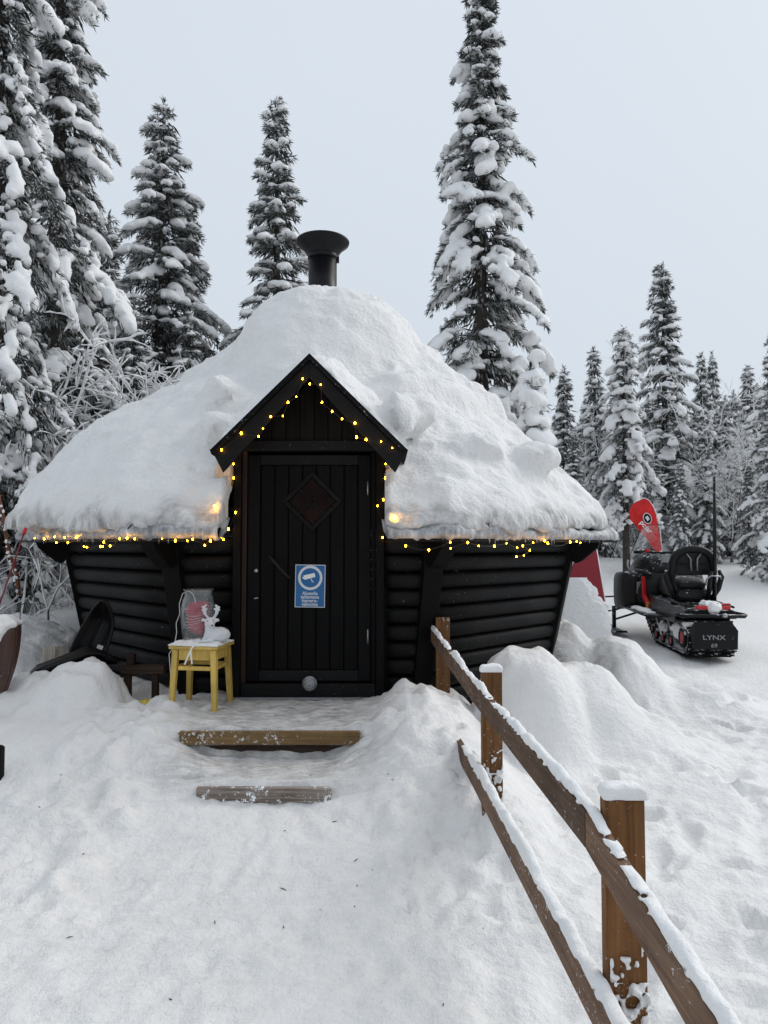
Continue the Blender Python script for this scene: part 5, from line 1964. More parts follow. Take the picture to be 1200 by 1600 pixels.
far_tree(1, 1150, 690, 19, 1.3, 'low spruce standing inside the frosty thicket')
for kk, px_, tp_, d_, rz_, lb_ in ((0, 915, 640, 21, 0.4, 'thin spruce between the short spruce and the slim spruce near the roof'), (2, 962, 610, 23, 1.4, 'spruce half hidden behind the bare-trunk spruce'),
                                   (1, 1066, 590, 20, 2.4, 'spruce close behind the tallest right-hand spruce'), (1, 1108, 660, 16.5, 3.1, 'bushy low spruce just left of the black pole'),
                                   (0, 1140, 620, 18.5, 4.0, 'spruce just right of the black pole'), (2, 1190, 600, 22, 5.0, 'spruce close to the right edge behind the large cut-off one'),
                                   (1, 1062, 720, 15.5, 5.6, 'low young spruce behind the snowmobile seat'), (0, 1170, 720, 16.5, 0.9, 'low young spruce near the right edge in front of the thicket')):
    far_tree(kk, px_, tp_, d_, rz_, lb_)
for kk, px_, tp_, d_, rz_, lb_ in ((2, 128, 360, 13.0, 0.4, 'dark spruce in the gap below the tall dark spruce'), (1, 200, 470, 12.0, 1.9, 'young spruce in front of the pointed spruce, above the roof slope'),
                                   (0, 300, 480, 12.5, 2.9, 'snow-bowed young spruce right of the pointed spruce'), (1, 60, 520, 10.5, 4.4, 'young spruce beside the foot of the left-edge tree')):
    far_tree(kk, px_, tp_, d_, rz_, lb_, 'needle_far', 'spruce_tree', 1.15, GL)
# the forest goes on beyond the frame and behind the hut
rf = random.Random(12)
for i in range(34):
    x = rf.choice((-1, 1)) * rf.uniform(4.5, 24)
    d = rf.uniform(24, 38)
    px = 600 + x / d * FPX
    k = i % 3
    tr, cr, sn = far[k]
    p_ = Vector((x, d, gz(x, d) - 0.05))
    top_lim = 600 if px > 600 else 420
    s_ = min(rf.uniform(0.75, 1.1), height_for(top_lim + rf.uniform(20, 90), d, x) / (7.0, 7.0, 8.6)[k])
    if 345 < px < 880:
        continue
    place_tree((tmesh[k], cr, sn), p_, rf.uniform(0, 6), 'far spruce in the wood behind the nearer trees', M['needle_far'], 'far spruces of the wood', s_)


for i in range(12):
    px = 885 + i * 29 + rf.uniform(-10, 10)
    d = rf.uniform(25, 32)
    x = (px - 600) / FPX * d
    k = (i * 2) % 3
    tr, cr, sn = far[k]
    s_ = height_for(rf.uniform(600, 690), d, x) / (7.0, 7.0, 8.6)[k]
    place_tree((tmesh[k], cr, sn), (x, d, gz(x, d) - 0.05), rf.uniform(0, 6), 'far spruce in the wood behind the nearer trees', M['needle_far'], 'far spruces of the wood', s_)

# bare shrubs and birches covered with snow
def twig_shrub(seed, H, n_stems, spread, level=3, r0=0.014, snow_k=1.0, kids=6, dens=1.0):
    rng = random.Random(seed)
    st, sn = MB(), MB()
    def grow(p, d, ln, r, lev):
        pts = [p]
        dd = d.copy()
        k = 4
        for i in range(k):
            dd = (dd + Vector((rng.gauss(0, 0.16), rng.gauss(0, 0.16), -0.025 * (3 - lev) + rng.gauss(0, 0.08)))).normalized()
            pts.append(pts[-1] + dd * ln / k)
        rs_ = [r * (1 - 0.7 * i / k) for i in range(k + 1)]
        st.tube(pts, rs_, 3, False)
        sw = [(rr * 0.8 + 0.003 + 0.007 * rng.random() ** 2) * snow_k for rr in rs_]
        sw[0] *= 0.5
        sw[-1] *= 0.4
        if rng.random() < 0.92:
            sn.tube([q + Vector((0, 0, w_ * 0.95)) for q, w_ in zip(pts, sw)], sw, 4, False)
        if lev > 0:
            for c_ in range(int(kids * dens)):
                i = rng.randint(1, k)
                q = pts[i]
                ax = Vector((rng.gauss(0, 1), rng.gauss(0, 1), rng.gauss(0.25, 0.6))).normalized()
                nd = (dd * 0.8 + ax * 0.9).normalized()
                grow(q, nd, ln * rng.uniform(0.35, 0.6), rs_[i] * 0.6, lev - 1)
    for s_ in range(n_stems):
        a = rng.uniform(0, 2 * PI)
        d = Vector((math.cos(a) * spread, math.sin(a) * spread, 1)).normalized()
        grow(Vector((rng.gauss(0, 0.12), rng.gauss(0, 0.12), -0.1)), d, H * rng.uniform(0.7, 1.05), r0, level)
    return st, sn


def shrub_obj(st, sn, loc, label, group, scale=1.0, rz=0.0, mat='twigbark'):
    root = empty('snowy_shrub', loc, rz, label, 'shrub', group)
    root.scale = (scale,) * 3
    if isinstance(st, MB):
        a = st.build('branches', M[mat], root, fixn=False)
        b = sn.build('snow_load', M['treesnow'], root, fixn=False)
        return a.data, b.data
    link(bpy.data.objects.new('branches', st), root)
    link(bpy.data.objects.new('snow_load', sn), root)
    return st, sn


GS = 'bare snowy shrubs behind the hut'
st, sn = twig_shrub(31, 2.8, 6, 0.42, 3, 0.016, 2.0, 6)
d1 = shrub_obj(st, sn, at_px(235, 10.2), 'bare bush with snow-covered twigs rising above the left roof slope', GS)
st, sn = twig_shrub(32, 2.5, 6, 0.6, 3, 0.016, 2.1, 6)
d2 = shrub_obj(st, sn, at_px(150, 9.7), 'lower bare bush bending over the left roof edge', GS)
st, sn = twig_shrub(33, 1.3, 8, 0.8, 2, 0.010, 1.2, 5)
d3 = shrub_obj(st, sn, at_px(22, 7.4), 'small thin-twigged bush under the left eaves', GS)
st, sn = twig_shrub(34, 3.6, 6, 0.38, 3, 0.02, 0.9, 6)
GB = 'frosty birch thicket on the right'
d4 = shrub_obj(st, sn, at_px(1135, 17), 'frosty birch shrub right of the black pole', GB)
shrub_obj(*d4, at_px(1178, 18), 'frosty birch shrub near the right edge of the photo', GB, 0.9, 1.7)
shrub_obj(*d4, at_px(952, 19), 'thin birch shrub leaning between the slim spruces', GB, 0.95, 4.2)
# reddish branch at the left edge
rb = empty('bare_branch', at_px(28, 7.0), 0, 'reddish knobbly branch standing in the snow at the left edge', 'branch')
o_ = Vector(rb.location)
pts = [U(x, y, 7.0) - o_ for x, y in ((30, 930), (27, 900), (16, 868), (8, 830), (2, 790), (-6, 760))]
rr_ = random.Random(2)
mb = MB().tube(pts, [0.018, 0.02, 0.021, 0.019, 0.017, 0.012], 8)
for i in range(34):
    t_ = rr_.random() * 4.9
    i0 = int(t_)
    q = pts[i0].lerp(pts[i0 + 1], t_ - i0)
    a = rr_.uniform(0, 6.28)
    dv = Vector((math.cos(a), math.sin(a), 0.4)) * rr_.uniform(0.03, 0.055)
    mb.tube([q, q + dv], [0.008, 0.003], 5)
mb.build('stem', M['redbark'], rb)
mb = MB()
for i in range(30):
    t_ = rr_.random() * 4.9
    i0 = int(t_)
    q = pts[i0].lerp(pts[i0 + 1], t_ - i0) + Vector((rr_.uniform(-0.02, 0.02), rr_.uniform(-0.03, 0.0), 0.01))
    mb.lathe([(0.001, -0.012), (0.012, -0.005), (0.014, 0.004), (0.008, 0.014), (0.001, 0.018)], q, 7)
mb.build('snow_load', M['smallsnow'], rb)

# ------------------------------------------------------------------ red panel behind the hut's right corner
rp0 = U(925, 930, 8.6)
panel = empty('red_panel', (rp0.x, 8.6, gz(rp0.x, 8.6)), 0, 'dark red panel crusted with snow leaning behind the right corner of the hut', 'panel')
PL = Vector(panel.location)
corn = [U(911, 846, 8.75) - PL, U(930, 846, 8.75) - PL, U(947, 950, 8.5) - PL, U(868, 950, 8.5) - PL]
MB().prism([corn[3], corn[2], corn[1], corn[0]], (0, 0.04, 0)).build('board', M['darkred'], panel, 0.006)
MB().tube([corn[1] + Vector((0.006, 0.02, 0)), corn[2] + Vector((0.006, 0.02, 0))], 0.010, 8).build('edge_strip', M['white'], panel)
lo = np.array((-0.6, -0.22, -0.2))
X, Y, Z = grid3(lo, (0.25, 0.15, 0.95), 0.012)
t_ = (Z - corn[2].z) / (corn[1].z - corn[2].z)
xr = corn[2].x + (corn[1].x - corn[2].x) * t_
yf = corn[2].y + (corn[1].y - corn[2].y) * t_
cov = xr - np.interp(t_, [-0.2, 0.05, 0.1, 0.24, 0.48, 0.87, 1.2], [-0.02, -0.02, 0.04, 0.093, 0.163, 0.20, 0.27]) + 0.025 * vnoise(X * 9, Z * 9, 0, 181) + 0.03 * vnoise(X * 25, Z * 25, 0, 182)
F = np.maximum(X - cov, np.maximum(Y - yf - 0.004, yf - 0.018 - 0.03 * np.clip((cov - X) / 0.1, 0, 1) - Y))
for (qx, qz, rr2) in ((928 - 8, 872, 0.022), (921, 893, 0.028), (918, 886, 0.02)):
    q = U(qx, qz, 8.62) - PL
    F = np.minimum(F, np.maximum(np.hypot((X - q.x) / 0.6, Z - q.z) - rr2, np.abs(Y - yf) - 0.012))
F = np.maximum(F, Z - corn[1].z)
F = F + 0.003 * vnoise(X * 30, Y * 30, Z * 30, 183)
F[[0, -1], :, :] = 1; F[:, [0, -1], :] = 1; F[:, :, [0, -1]] = 1
v, f = surface_nets(F, lo, 0.012)
o = obj_np('panel_snow', v, f, M['smallsnow'])
o.location = PL
tag(o, 'snow crust clinging to the dark red panel', 'snow', None, 'stuff')

# ------------------------------------------------------------------ feather flag
fl = empty('feather_flag', at_px(1000, 13.2), 0, 'tilted red feather flag with black emblem behind the snowmobile', 'flag')
FO = Vector(fl.location)
fd = 13.2
outl = [(1001, 781), (1006, 779), (1013, 783), (1020, 793), (1026, 806), (1030, 825), (1032, 845), (1033, 858), (1026, 865), (1017, 853), (1009, 838), (1002, 832), (996, 822), (986, 812), (983, 800), (986, 790), (993, 784)]
poly = [U(x, y, fd) - FO for x, y in outl]
cen_ = sum(poly, Vector()) / len(poly)
vs_ = [p + Vector((0, 0.05 * math.sin(p.z * 6), 0)) for p in poly]
mb = MB().prism(vs_, (0, 0.012, 0))
mb.build('cloth', M['flagred'], fl)
edge = [U(x, y, fd - 0.02) - FO for x, y in ((1001, 780), (1007, 778), (1014, 782), (1021, 792), (1027, 806), (1031, 825), (1033, 845), (1034, 859), (1026, 868), (1015, 880))]
MB().tube(edge, 0.010, 6).build('flexible_pole', M['white'], fl)
MB().tube([U(1015, 880, fd) - FO, Vector((0.25, 0, -0.1))], 0.014, 6).build('ground_spike', M['alu'], fl)
ec = U(1011.5, 810, fd - 0.09) - FO
def flat_oval(c_, a_, b_, rot, y, n=24):
    return MB().prism([Vector((c_.x + a_ * math.cos(t) * math.cos(rot) - b_ * math.sin(t) * math.sin(rot), y, c_.z + a_ * math.cos(t) * math.sin(rot) + b_ * math.sin(t) * math.cos(rot))) for t in np.linspace(0, 2 * PI, n, endpoint=False)], (0, 0.004, 0))
flat_oval(ec, 0.078, 0.106, rad(18), ec.y).build('emblem_ring', M['white'], fl)
flat_oval(ec, 0.066, 0.092, rad(18), ec.y - 0.006).build('emblem', M['flagblack'], fl)
MB().prism([ec + Vector((-0.05, -0.012, 0.02)), ec + Vector((0.0, -0.012, 0.05)), ec + Vector((0.04, -0.012, -0.01)), ec + Vector((0.0, -0.012, -0.055)), ec + Vector((-0.02, -0.012, -0.02))], (0, 0.003, 0)).build('emblem_figure', M['greyprint'], fl)
tp = U(999, 817, fd - 0.10) - FO
text_mesh('polar', 0.13, 'lettering', M['white'], fl, tp, (PI / 2, rad(48), 0), 0.001, 'LEFT', 0.002)

# ------------------------------------------------------------------ snowmobile
sgx, sgy = 3.74, 8.15
SG = gz(sgx, sgy + 1.0)
smb = empty('snowmobile', (sgx, sgy, SG + 0.02), rad(-5), 'black snowmobile with red trim, seen from behind, parked right of the hut', 'snowmobile')


def ring_sec(y, hw, zb, zt, rt=0.35, n=16, cx=0.0, pinch=1.0):
    """rounded cross-section"""
    out = []
    for k in range(n):
        a = 2 * PI * k / n
        c, s = math.cos(a), math.sin(a)
        e_ = 0.55
        x = hw * math.copysign(abs(c) ** e_, c)
        z = (zb + zt) / 2 + (zt - zb) / 2 * math.copysign(abs(s) ** e_, s)
        if s > 0:
            x *= 1 - (1 - pinch) * s
        out.append(Vector((cx + x, y, z)))
    return out


# tunnel
MB().hexa([(-0.30, 0.05, 0.42), (0.30, 0.05, 0.42), (0.30, 1.9, 0.46), (-0.30, 1.9, 0.46), (-0.27, 0.05, 0.52), (0.27, 0.05, 0.52), (0.27, 1.9, 0.60), (-0.27, 1.9, 0.60)]).build('tunnel', M['sm_plastic'], smb, 0.012)
# side valances of tunnel
for s in (-1, 1):
    MB().hexa([(s * 0.30 - 0.005, 0.35, 0.34), (s * 0.30 + 0.005, 0.35, 0.34), (s * 0.30 + 0.005, 1.7, 0.36), (s * 0.30 - 0.005, 1.7, 0.36), (s * 0.30 - 0.005, 0.3, 0.47), (s * 0.30 + 0.005, 0.3, 0.47), (s * 0.30 + 0.005, 1.8, 0.50), (s * 0.30 - 0.005, 1.8, 0.50)]).build('tunnel_side', M['sm_plastic'], smb)
    # running board
    MB().hexa([(s * 0.32, 0.75, 0.36), (s * 0.50, 0.80, 0.36), (s * 0.52, 1.95, 0.38), (s * 0.32, 1.95, 0.38), (s * 0.32, 0.75, 0.39), (s * 0.50, 0.80, 0.39), (s * 0.52, 1.95, 0.41), (s * 0.32, 1.95, 0.41)]).build('running_board', M['sm_plastic'], smb, 0.006)
    MB().tube([(s * 0.50, 0.74, 0.375), (s * 0.515, 1.3, 0.385), (s * 0.53, 1.98, 0.40)], 0.016, 8).build('board_edge', M['sm_plastic'], smb)
    lo = np.array((s * 0.41 - 0.1, 0.85, 0.38))
    X, Y, Z = grid3(lo, lo + (0.2, 1.05, 0.09), 0.015)
    F = sd_ell(X, Y, Z, (s * 0.41, 1.38, 0.40), (0.075, 0.5, 0.035)) + 0.012 * vnoise(X * 14, Y * 14, Z * 14, 191)
    F[[0, -1], :, :] = 1; F[:, [0, -1], :] = 1; F[:, :, [0, -1]] = 1
    v, f = surface_nets(F, lo, 0.015)
    obj_np('board_snow', v, f, M['smallsnow'], smb)
# track loop with lugs
track_path = []
for a in np.linspace(-PI / 2, PI / 2, 9):
    track_path.append((0.17 - 0.17 * math.cos(a) + 0.0, 0.19 + 0.175 * math.sin(a)))
pts2 = [(0.17, 0.365), (0.9, 0.40), (1.55, 0.43), (1.70, 0.40), (1.76, 0.33), (1.70, 0.26), (1.45, 0.09), (1.30, 0.02), (0.7, 0.012), (0.17, 0.015)]
loop = [(0.17 - 0.175 * math.cos(a), 0.19 + 0.175 * math.sin(a)) for a in np.linspace(-PI / 2, PI / 2, 9)] + pts2[1:]
tw = 0.27
def belt(loop, w0, w1, th):
    n = len(loop)
    cy = sum(p[0] for p in loop) / n
    cz = sum(p[1] for p in loop) / n
    rings = []
    for i in range(n):
        a, b = Vector(loop[i - 1]), Vector(loop[(i + 1) % n])
        t = (b - a).normalized()
        nrm = Vector((-t.y, t.x))
        if nrm.dot(Vector((loop[i][0] - cy, loop[i][1] - cz))) < 0:
            nrm = -nrm
        p = Vector(loop[i])
        o_ = p + nrm * th
        rings.append([(w0, p.x, p.y), (w1, p.x, p.y), (w1, o_.x, o_.y), (w0, o_.x, o_.y)])
    rings.append(rings[0])
    return rings
trk = MB().loft(belt(loop, -tw, tw, 0.012), False, False).build('track', M['sm_rubber'], smb)
# lugs, even spacing
dense = []
for i in range(len(loop)):
    a, b = Vector(loop[i]), Vector(loop[(i + 1) % len(loop)])
    m_ = max(1, int((b - a).length / 0.01))
    for j in range(m_):
        dense.append((a.lerp(b, j / m_), (b - a).normalized()))
lug = MB().box(-0.085, 0.085, -0.006, 0.006, 0.0, 0.045)
proto = None
cyz = Vector((0.85, 0.2))
for i in range(0, len(dense), 7):
    p, t = dense[i]
    nrm = Vector((-t.y, t.x))
    if nrm.dot(p - cyz) < 0:
        nrm = -nrm
    for cx in (-0.18, 0.0, 0.18):
        if proto is None:
            proto = lug.build('track_lug', M['sm_rubber'], trk)
            q = proto
        else:
            q = proto.copy()
            COL.objects.link(q)
        q.location = (cx + (0.0), p.x, p.y)
        q.rotation_euler = (math.atan2(nrm.y, nrm.x) - PI / 2, 0, 0)
# bogie wheels
for s in (-1, 1):
    for (wy, wz_, wr) in ((0.19, 0.19, 0.12), (0.62, 0.10, 0.075), (0.95, 0.10, 0.075), (1.22, 0.11, 0.075), (1.40, 0.17, 0.07)):
        w_ = empty_part = None
        wo = MB().lathe([(wr * 0.62, -0.016), (wr * 0.95, -0.016), (wr, -0.008), (wr, 0.008), (wr * 0.95, 0.016), (wr * 0.62, 0.016), (wr * 0.62, -0.016)], (s * 0.265, wy, wz_), 20, True, 'x').build('bogie_wheel', M['sm_rubber'], smb)
        MB().lathe([(0.004, s * 0.010), (wr * 0.3, s * 0.017), (wr * 0.35, s * 0.012), (wr * 0.62, s * 0.012), (wr * 0.64, s * 0.004)], (s * 0.265, wy, wz_), 14, True, 'x').build('rim', M['redwheel'], wo)
    MB().bar((s * 0.25, 0.2, 0.06), (s * 0.25, 1.35, 0.06), 0.02, 0.05).build('slide_rail', M['alu'], smb)
    MB().bar((s * 0.25, 0.5, 0.08), (s * 0.25, 0.85, 0.42), 0.03, 0.03).build('suspension_arm', M['alu'], smb)
    MB().bar((s * 0.25, 1.0, 0.08), (s * 0.25, 1.35, 0.42), 0.03, 0.03).build('suspension_arm', M['alu'], smb)
# snow on the suspension and behind the tunnel
lo = np.array((-0.34, 0.0, 0.02))
X, Y, Z = grid3(lo, (0.34, 1.4, 0.40), 0.02)
F = np.minimum(sd_ell(X, Y, Z, (-0.24, 0.45, 0.24), (0.045, 0.22, 0.09)), sd_ell(X, Y, Z, (-0.25, 1.0, 0.20), (0.035, 0.18, 0.08)))
F = np.minimum(F, sd_ell(X, Y, Z, (-0.2, 0.12, 0.34), (0.10, 0.08, 0.06)))
F = F + 0.018 * vnoise(X * 16, Y * 16, Z * 16, 195)
F[[0, -1], :, :] = 1; F[:, [0, -1], :] = 1; F[:, :, [0, -1]] = 1
v, f = surface_nets(F, lo, 0.02)
obj_np('suspension_snow', v, f, M['smallsnow'], smb)
# snow flap and rear bumper
flap = MB().prism([(-0.24, -0.075, 0.09), (0.25, -0.075, 0.09), (0.265, -0.06, 0.30), (0.20, -0.035, 0.40), (-0.20, -0.035, 0.40), (-0.265, -0.06, 0.30)], (0, 0.018, 0)).build('snow_flap', M['sm_plastic'], smb, 0.006)
t1 = text_mesh('LYNX', 0.075, 'lettering', M['alu'], flap, (-0.01, -0.082, 0.20), (PI / 2 + rad(-3), 0, 0), 0.001, 'CENTER', 0.001, 1.3)
t2 = text_mesh('69', 0.06, 'lettering', M['alu'], flap, (-0.01, -0.084, 0.115), (PI / 2 + rad(-3), 0, 0), 0.001, 'CENTER', 0.001, 1.2)
MB().tube([(-0.36, 0.30, 0.47), (-0.37, 0.0, 0.47), (-0.33, -0.08, 0.465), (0.33, -0.08, 0.465), (0.37, 0.0, 0.47), (0.36, 0.30, 0.47)], 0.022, 8).build('rear_bumper', M['sm_plastic'], smb)
# cargo rack on the tunnel
for s in (-1, 1):
    MB().tube([(s * 0.24, 0.0, 0.56), (s * 0.25, 0.5, 0.58), (s * 0.24, 0.80, 0.60)], 0.014, 8).build('rack_rail', M['sm_plastic'], smb)
for y in (0.05, 0.25, 0.45, 0.65):
    MB().tube([(-0.25, y, 0.565), (0.25, y, 0.565)], 0.010, 8).build('rack_bar', M['sm_plastic'], smb)
MB().box(-0.18, 0.20, -0.03, -0.005, 0.535, 0.575).build('tail_light', M['redplastic'], smb, 0.008)
MB().box(0.0, 0.22, 0.02, 0.06, 0.585, 0.60).build('red_strap', M['redplastic'], smb, 0.003)
lo = np.array((-0.12, -0.14, 0.44))
X, Y, Z = grid3(lo, (0.20, 0.24, 0.70), 0.012)
F = sd_ell(X, Y, Z, (0.02, -0.02, 0.55), (0.085, 0.06, 0.06))
F = smin(F, sd_ell(X, Y, Z, (0.02, 0.12, 0.585), (0.14, 0.08, 0.03)), 0.03) + 0.022 * vnoise(X * 22, Y * 22, Z * 22, 197)
F[[0, -1], :, :] = 1; F[:, [0, -1], :] = 1; F[:, :, [0, -1]] = 1
v, f = surface_nets(F, lo, 0.012)
obj_np('rack_snow', v, f, M['smallsnow'], smb)
MB().lathe([(0.01, 0), (0.03, 0.01), (0.03, 0.04), (0.01, 0.05)], (0.10, -0.11, 0.45), 12).build('hitch', M['steel'], smb)

# seat base, seat and backrests
MB().loft([ring_sec(0.55, 0.17, 0.57, 0.66), ring_sec(0.7, 0.20, 0.57, 0.80, pinch=0.8), ring_sec(1.2, 0.19, 0.60, 0.84, pinch=0.75), ring_sec(1.55, 0.15, 0.60, 0.86, pinch=0.7), ring_sec(1.75, 0.12, 0.62, 0.84, pinch=0.7)]).build('seat', M['sm_vinyl'], smb)
MB().loft([ring_sec(0.62, 0.15, 0.72, 0.80), ring_sec(0.74, 0.19, 0.74, 0.86), ring_sec(1.0, 0.19, 0.76, 0.88), ring_sec(1.14, 0.15, 0.78, 0.85)]).build('passenger_cushion', M['sm_vinyl'], smb)
# main backrest: arched frame with pad, open centre
arch = []
for u in np.linspace(0, 1, 19):
    a = PI * u
    x = -0.245 * math.cos(a) if 0.0 <= u <= 1 else 0
    arch.append((x * (1.0), 0.62 - 0.05 * math.sin(a), 0.92 + 0.0 + 0.30 * math.sin(a) ** 0.55))
arch = [(-0.20, 0.70, 0.62), (-0.235, 0.66, 0.78)] + arch + [(0.235, 0.66, 0.78), (0.20, 0.70, 0.62)]
MB().tube(arch, [0.03] * 2 + [0.048] * 19 + [0.03] * 2, 10).build('backrest_arch', M['sm_vinyl'], smb)
MB().prism([(-0.19, 0.60, 0.90), (0.19, 0.60, 0.90), (0.19, 0.585, 1.06), (0.14, 0.575, 1.18), (-0.14, 0.575, 1.18), (-0.19, 0.585, 1.06)], (0, 0.03, 0)).build('backrest_shell', M['sm_plastic'], smb, 0.012)
MB().tube([(-0.09, 0.56, 1.17), (-0.04, 0.55, 1.10), (-0.035, 0.55, 0.95)], 0.010, 6).build('backrest_rib', M['alu'], smb)
MB().tube([(0.09, 0.56, 1.17), (0.04, 0.55, 1.10), (0.035, 0.55, 0.95)], 0.010, 6).build('backrest_rib', M['alu'], smb)
MB().tube([(-0.17, 0.56, 1.03), (0.17, 0.56, 1.03)], 0.008, 6).build('backrest_bar', M['sm_plastic'], smb)
# side grab handles / armrests
for s in (-1, 1):
    MB().tube([(s * 0.22, 0.62, 0.60), (s * 0.29, 0.58, 0.74), (s * 0.33, 0.58, 0.88), (s * 0.31, 0.60, 0.96)], [0.03, 0.035, 0.035, 0.02], 8).build('grab_handle', M['sm_vinyl'], smb)
# pole clamped behind the seat
MB().tube([(0.21, 0.50, 0.58), (0.225, 0.49, 1.15), (0.24, 0.49, 2.10)], [0.026, 0.022, 0.018], 10).build('black_pole', M['sm_plastic'], smb)
MB().tube([(0.14, 0.50, 0.62), (0.17, 0.48, 0.95)], 0.030, 8).build('pole_holder', M['sm_plastic'], smb)
MB().tube([(0.10, 0.46, 0.78), (0.10, 0.43, 0.86), (0.16, 0.43, 0.90), (0.27, 0.44, 0.89), (0.28, 0.47, 0.86)], 0.009, 6).build('cable_loop', M['steel'], smb)
# bodywork: side pods, hood, dash
body = MB().loft([ring_sec(1.62, 0.34, 0.40, 0.86, pinch=0.62), ring_sec(1.80, 0.45, 0.36, 0.98, pinch=0.62), ring_sec(2.05, 0.50, 0.32, 1.00, pinch=0.66), ring_sec(2.4, 0.47, 0.30, 0.98, pinch=0.66), ring_sec(2.75, 0.38, 0.32, 0.88, pinch=0.6), ring_sec(2.95, 0.24, 0.36, 0.70, pinch=0.6)]).build('hood', M['sm_plastic'], smb)
for s in (-1, 1):
    MB().loft([ring_sec(1.72, 0.05, 0.46, 0.84, cx=s * 0.40), ring_sec(1.85, 0.09, 0.38, 0.90, cx=s * 0.47), ring_sec(2.2, 0.10, 0.34, 0.88, cx=s * 0.49), ring_sec(2.55, 0.06, 0.36, 0.76, cx=s * 0.42)]).build('side_panel', M['sm_vinyl'], smb)
    # red knee trim and yellow fitting
    MB().prism([(s * 0.27, 1.56, 0.44), (s * 0.27, 1.40, 0.44), (s * 0.28, 1.46, 0.50), (s * 0.29, 1.58, 0.58), (s * 0.30, 1.60, 0.84), (s * 0.30, 1.63, 0.84), (s * 0.29, 1.66, 0.56)], (s * 0.05, -0.03, 0)).build('red_trim', M['redplastic'], smb, 0.004)
    MB().box(s * 0.30 - 0.03, s * 0.30 + 0.03, 1.40, 1.47, 0.42, 0.50).build('yellow_fitting', M['gold'], smb, 0.006)
    MB().box(s * 0.36 - 0.03, s * 0.36 + 0.03, 1.69, 1.705, 0.60, 0.76).build('badge', M['alu'], smb, 0.004)
    MB().tube([(s * 0.24, 1.55, 0.86), (s * 0.32, 1.66, 0.90), (s * 0.36, 1.80, 0.92)], 0.028, 8).build('knee_guard', M['sm_plastic'], smb)
    MB().tube([(s * 0.46, 1.70, 0.42), (s * 0.53, 1.95, 0.40), (s * 0.54, 2.3, 0.42)], 0.022, 8).build('side_bumper', M['sm_plastic'], smb)
MB().loft([ring_sec(1.66, 0.13, 0.78, 1.00, pinch=0.8), ring_sec(1.85, 0.28, 0.84, 1.12, pinch=0.85), ring_sec(2.05, 0.34, 0.88, 1.14, pinch=0.8), ring_sec(2.3, 0.32, 0.86, 1.06, pinch=0.8)]).build('dashboard', M['sm_plastic'], smb)
MB().box(-0.055, 0.055, 1.70, 1.73, 1.02, 1.14).build('gauge', M['alu'], smb, 0.01)
# handlebar
hb_ = MB().tube([(-0.42, 1.62, 1.175), (-0.28, 1.70, 1.19), (-0.12, 1.76, 1.165), (0.12, 1.76, 1.165), (0.28, 1.70, 1.19), (0.42, 1.62, 1.175)], 0.017, 8).build('handlebar', M['sm_plastic'], smb)
for s in (-1, 1):
    MB().tube([(s * 0.43, 1.615, 1.175), (s * 0.31, 1.685, 1.187)], 0.026, 10).build('grip', M['sm_rubber'], hb_)
    MB().tube([(s * 0.40, 1.70, 1.20), (s * 0.26, 1.76, 1.20)], 0.010, 6).build('lever', M['sm_plastic'], hb_)
    MB().tube([(s * 0.20, 1.74, 1.15), (s * 0.30, 1.80, 1.05), (s * 0.24, 1.86, 1.02)], 0.008, 6).build('cable', M['sm_rubber'], hb_)
MB().box(-0.27, -0.21, 1.68, 1.74, 1.17, 1.215).build('switch_block', M['redplastic'], hb_, 0.008)
MB().tube([(0.0, 1.76, 1.165), (0.0, 1.86, 1.02)], 0.03, 8).build('steering_stem', M['sm_plastic'], hb_)
for (x0_, y0_, z0_, dx_, dz_) in ((0.12, 1.80, 1.18, 0.05, 0.10),):
    MB().tube([(x0_, y0_, z0_), (x0_ + dx_, y0_, z0_ + dz_)], 0.012, 6).build('phone_mount', M['sm_plastic'], hb_)
# windshield
ws_v, ws_f = [], []
nu, nv = 15, 9
for j in range(nv):
    vv = j / (nv - 1)
    for i in range(nu):
        uu = -1 + 2 * i / (nu - 1)
        w_ = 0.44 * (1 - 0.25 * vv)
        top = 1.06 + 0.50 * vv * (1 - 0.30 * abs(uu) ** 2.6)
        ws_v.append((w_ * uu, 2.22 - 0.28 * abs(uu) ** 2 - 0.16 * vv, top))
for j in range(nv - 1):
    for i in range(nu - 1):
        a = j * nu + i
        ws_f.append((a, a + 1, a + nu + 1, a + nu))
wsh = obj_np('windshield', np.array(ws_v), np.array(ws_f), M['windshield'], smb)
md = wsh.modifiers.new('thick', 'SOLIDIFY'); md.thickness = 0.004
border = [ws_v[j * nu] for j in range(nv)] + ws_v[(nv - 1) * nu + 1:(nv) * nu] + [ws_v[j * nu + nu - 1] for j in range(nv - 2, -1, -1)]
MB().tube(border, 0.005, 6).build('windshield_edge', M['sm_plastic'], wsh)
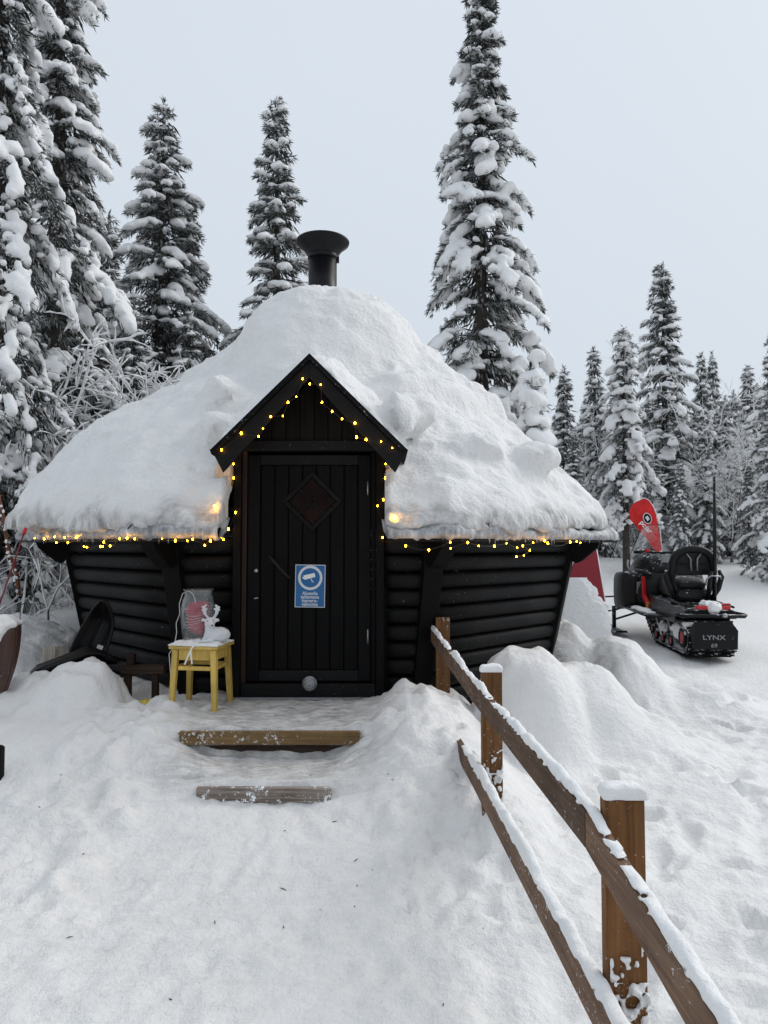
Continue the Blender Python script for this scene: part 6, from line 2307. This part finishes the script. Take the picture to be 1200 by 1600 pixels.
for s in (-1, 1):
    MB().tube([(s * 0.44, 1.95, 1.06), (s * 0.46, 1.90, 0.98), (s * 0.42, 1.84, 0.86)], 0.012, 6).build('windshield_stay', M['alu'], smb)
    # skis
    MB().loft([[Vector((s * 0.53 + a, y, z + b)) for a, b in ((-0.09, 0.0), (0.09, 0.0), (0.07, 0.03), (-0.07, 0.03))] for y, z in ((2.0, 0.02), (2.2, 0.0), (2.9, 0.0), (3.12, 0.05), (3.28, 0.17))], True, False).build('ski', M['sm_plastic'], smb)
    MB().tube([(s * 0.53, 2.45, 0.04), (s * 0.52, 2.50, 0.36)], 0.03, 8).build('spindle', M['sm_plastic'], smb)
    for dz in (0.16, 0.30):
        MB().tube([(s * 0.52, 2.48, dz), (s * 0.22, 2.35, dz + 0.12)], 0.016, 6).build('control_arm', M['sm_plastic'], smb)
    MB().tube([(s * 0.56, 2.42, 0.30), (s * 0.80, 2.46, 0.26)], 0.012, 6).build('ski_loop', M['sm_plastic'], smb)
    MB().tube([(s * 0.48, 2.30, 0.52), (s * 0.78, 2.36, 0.50), (s * 0.82, 2.46, 0.46), (s * 0.78, 2.52, 0.40)], 0.012, 6).build('bumper_loop', M['sm_plastic'], smb)

# ------------------------------------------------------------------ lamps sunk in the roof snow, litter
def snow_hit(px, py, lo_=4.0, hi_=6.5):
    dg = bpy.context.evaluated_depsgraph_get()
    o = Vector((0, 0, EYE))
    d = (U(px, py, 5.0) - o).normalized()
    ok, loc, nrm, idx = rs.ray_cast(o, d)
    return loc if ok else None


bpy.context.view_layer.update()
for (px, py, lab, r, pw, dd) in ((336, 791, 'warm lamp glowing behind the snow left of the door', 0.010, 0.045, 0.045), (615, 809, 'bright yellow lamp sunk in the snow right of the door', 0.019, 0.014, 0.0)):
    h_ = snow_hit(px, py)
    if h_ is None:
        h_ = U(px, py, 4.85)
    p_ = h_ - (h_ - Vector((0, 0, EYE))).normalized() * dd
    root = empty('snow_lamp', p_, 0, lab, 'lamp')
    MB().lathe([(0.0005, -r), (r * 0.7, -r * 0.72), (r, 0), (r * 0.7, r * 0.72), (0.0005, r)], (0, 0, 0), 14).build('bulb', M['bulb'], root)
    ld = bpy.data.lights.new('snow_lamp_light', 'POINT')
    ld.energy = pw
    ld.color = (1.0, 0.42, 0.05)
    ld.shadow_soft_size = 0.012
    lo_ = bpy.data.objects.new('glow_light', ld)
    link(lo_, root)
    lo_.location = (0, -0.035, 0.0)

rng_l = np.random.default_rng(77)
mb = MB()
for i in range(34):
    x, y = rng_l.uniform(-2.0, 0.4), rng_l.uniform(1.5, 3.9)
    if rng_l.random() < 0.2:
        x, y = rng_l.uniform(0.8, 3), rng_l.uniform(2.2, 5)
    z = gz(x, y)
    a = rng_l.uniform(0, PI)
    ln = rng_l.uniform(0.002, 0.007) if rng_l.random() < 0.85 else rng_l.uniform(0.010, 0.018)
    d = Vector((math.cos(a), math.sin(a), 0.1)) * ln
    mb.tube([Vector((x, y, z + 0.002)) - d, Vector((x, y, z + 0.004)), Vector((x, y, z + 0.003)) + d], [0.001, 0.0022, 0.001], 5)
tag(mb.build('litter', M['twigbark']), 'scattered bits of bark and needles on the trodden snow', 'debris', None, 'stuff')

# ------------------------------------------------------------------ unseen spruces added behind the viewer to darken the snow facing it
rb_ = random.Random(21)
for i in range(9):
    ang = PI + (i - 4.0) * 0.28
    dist = rb_.uniform(10, 14)
    x, y = math.sin(ang) * dist - 1.0, math.cos(ang) * dist
    k = i % 3
    tr, cr, sn = far[k]
    place_tree((tmesh[k], cr, sn), (x, y, gz(x, y) - 0.05), rb_.uniform(0, 6), 'unseen spruce added behind the viewer to darken the snow', M['needle_far'], 'unseen shading spruces behind the viewer', rb_.uniform(1.0, 1.35))
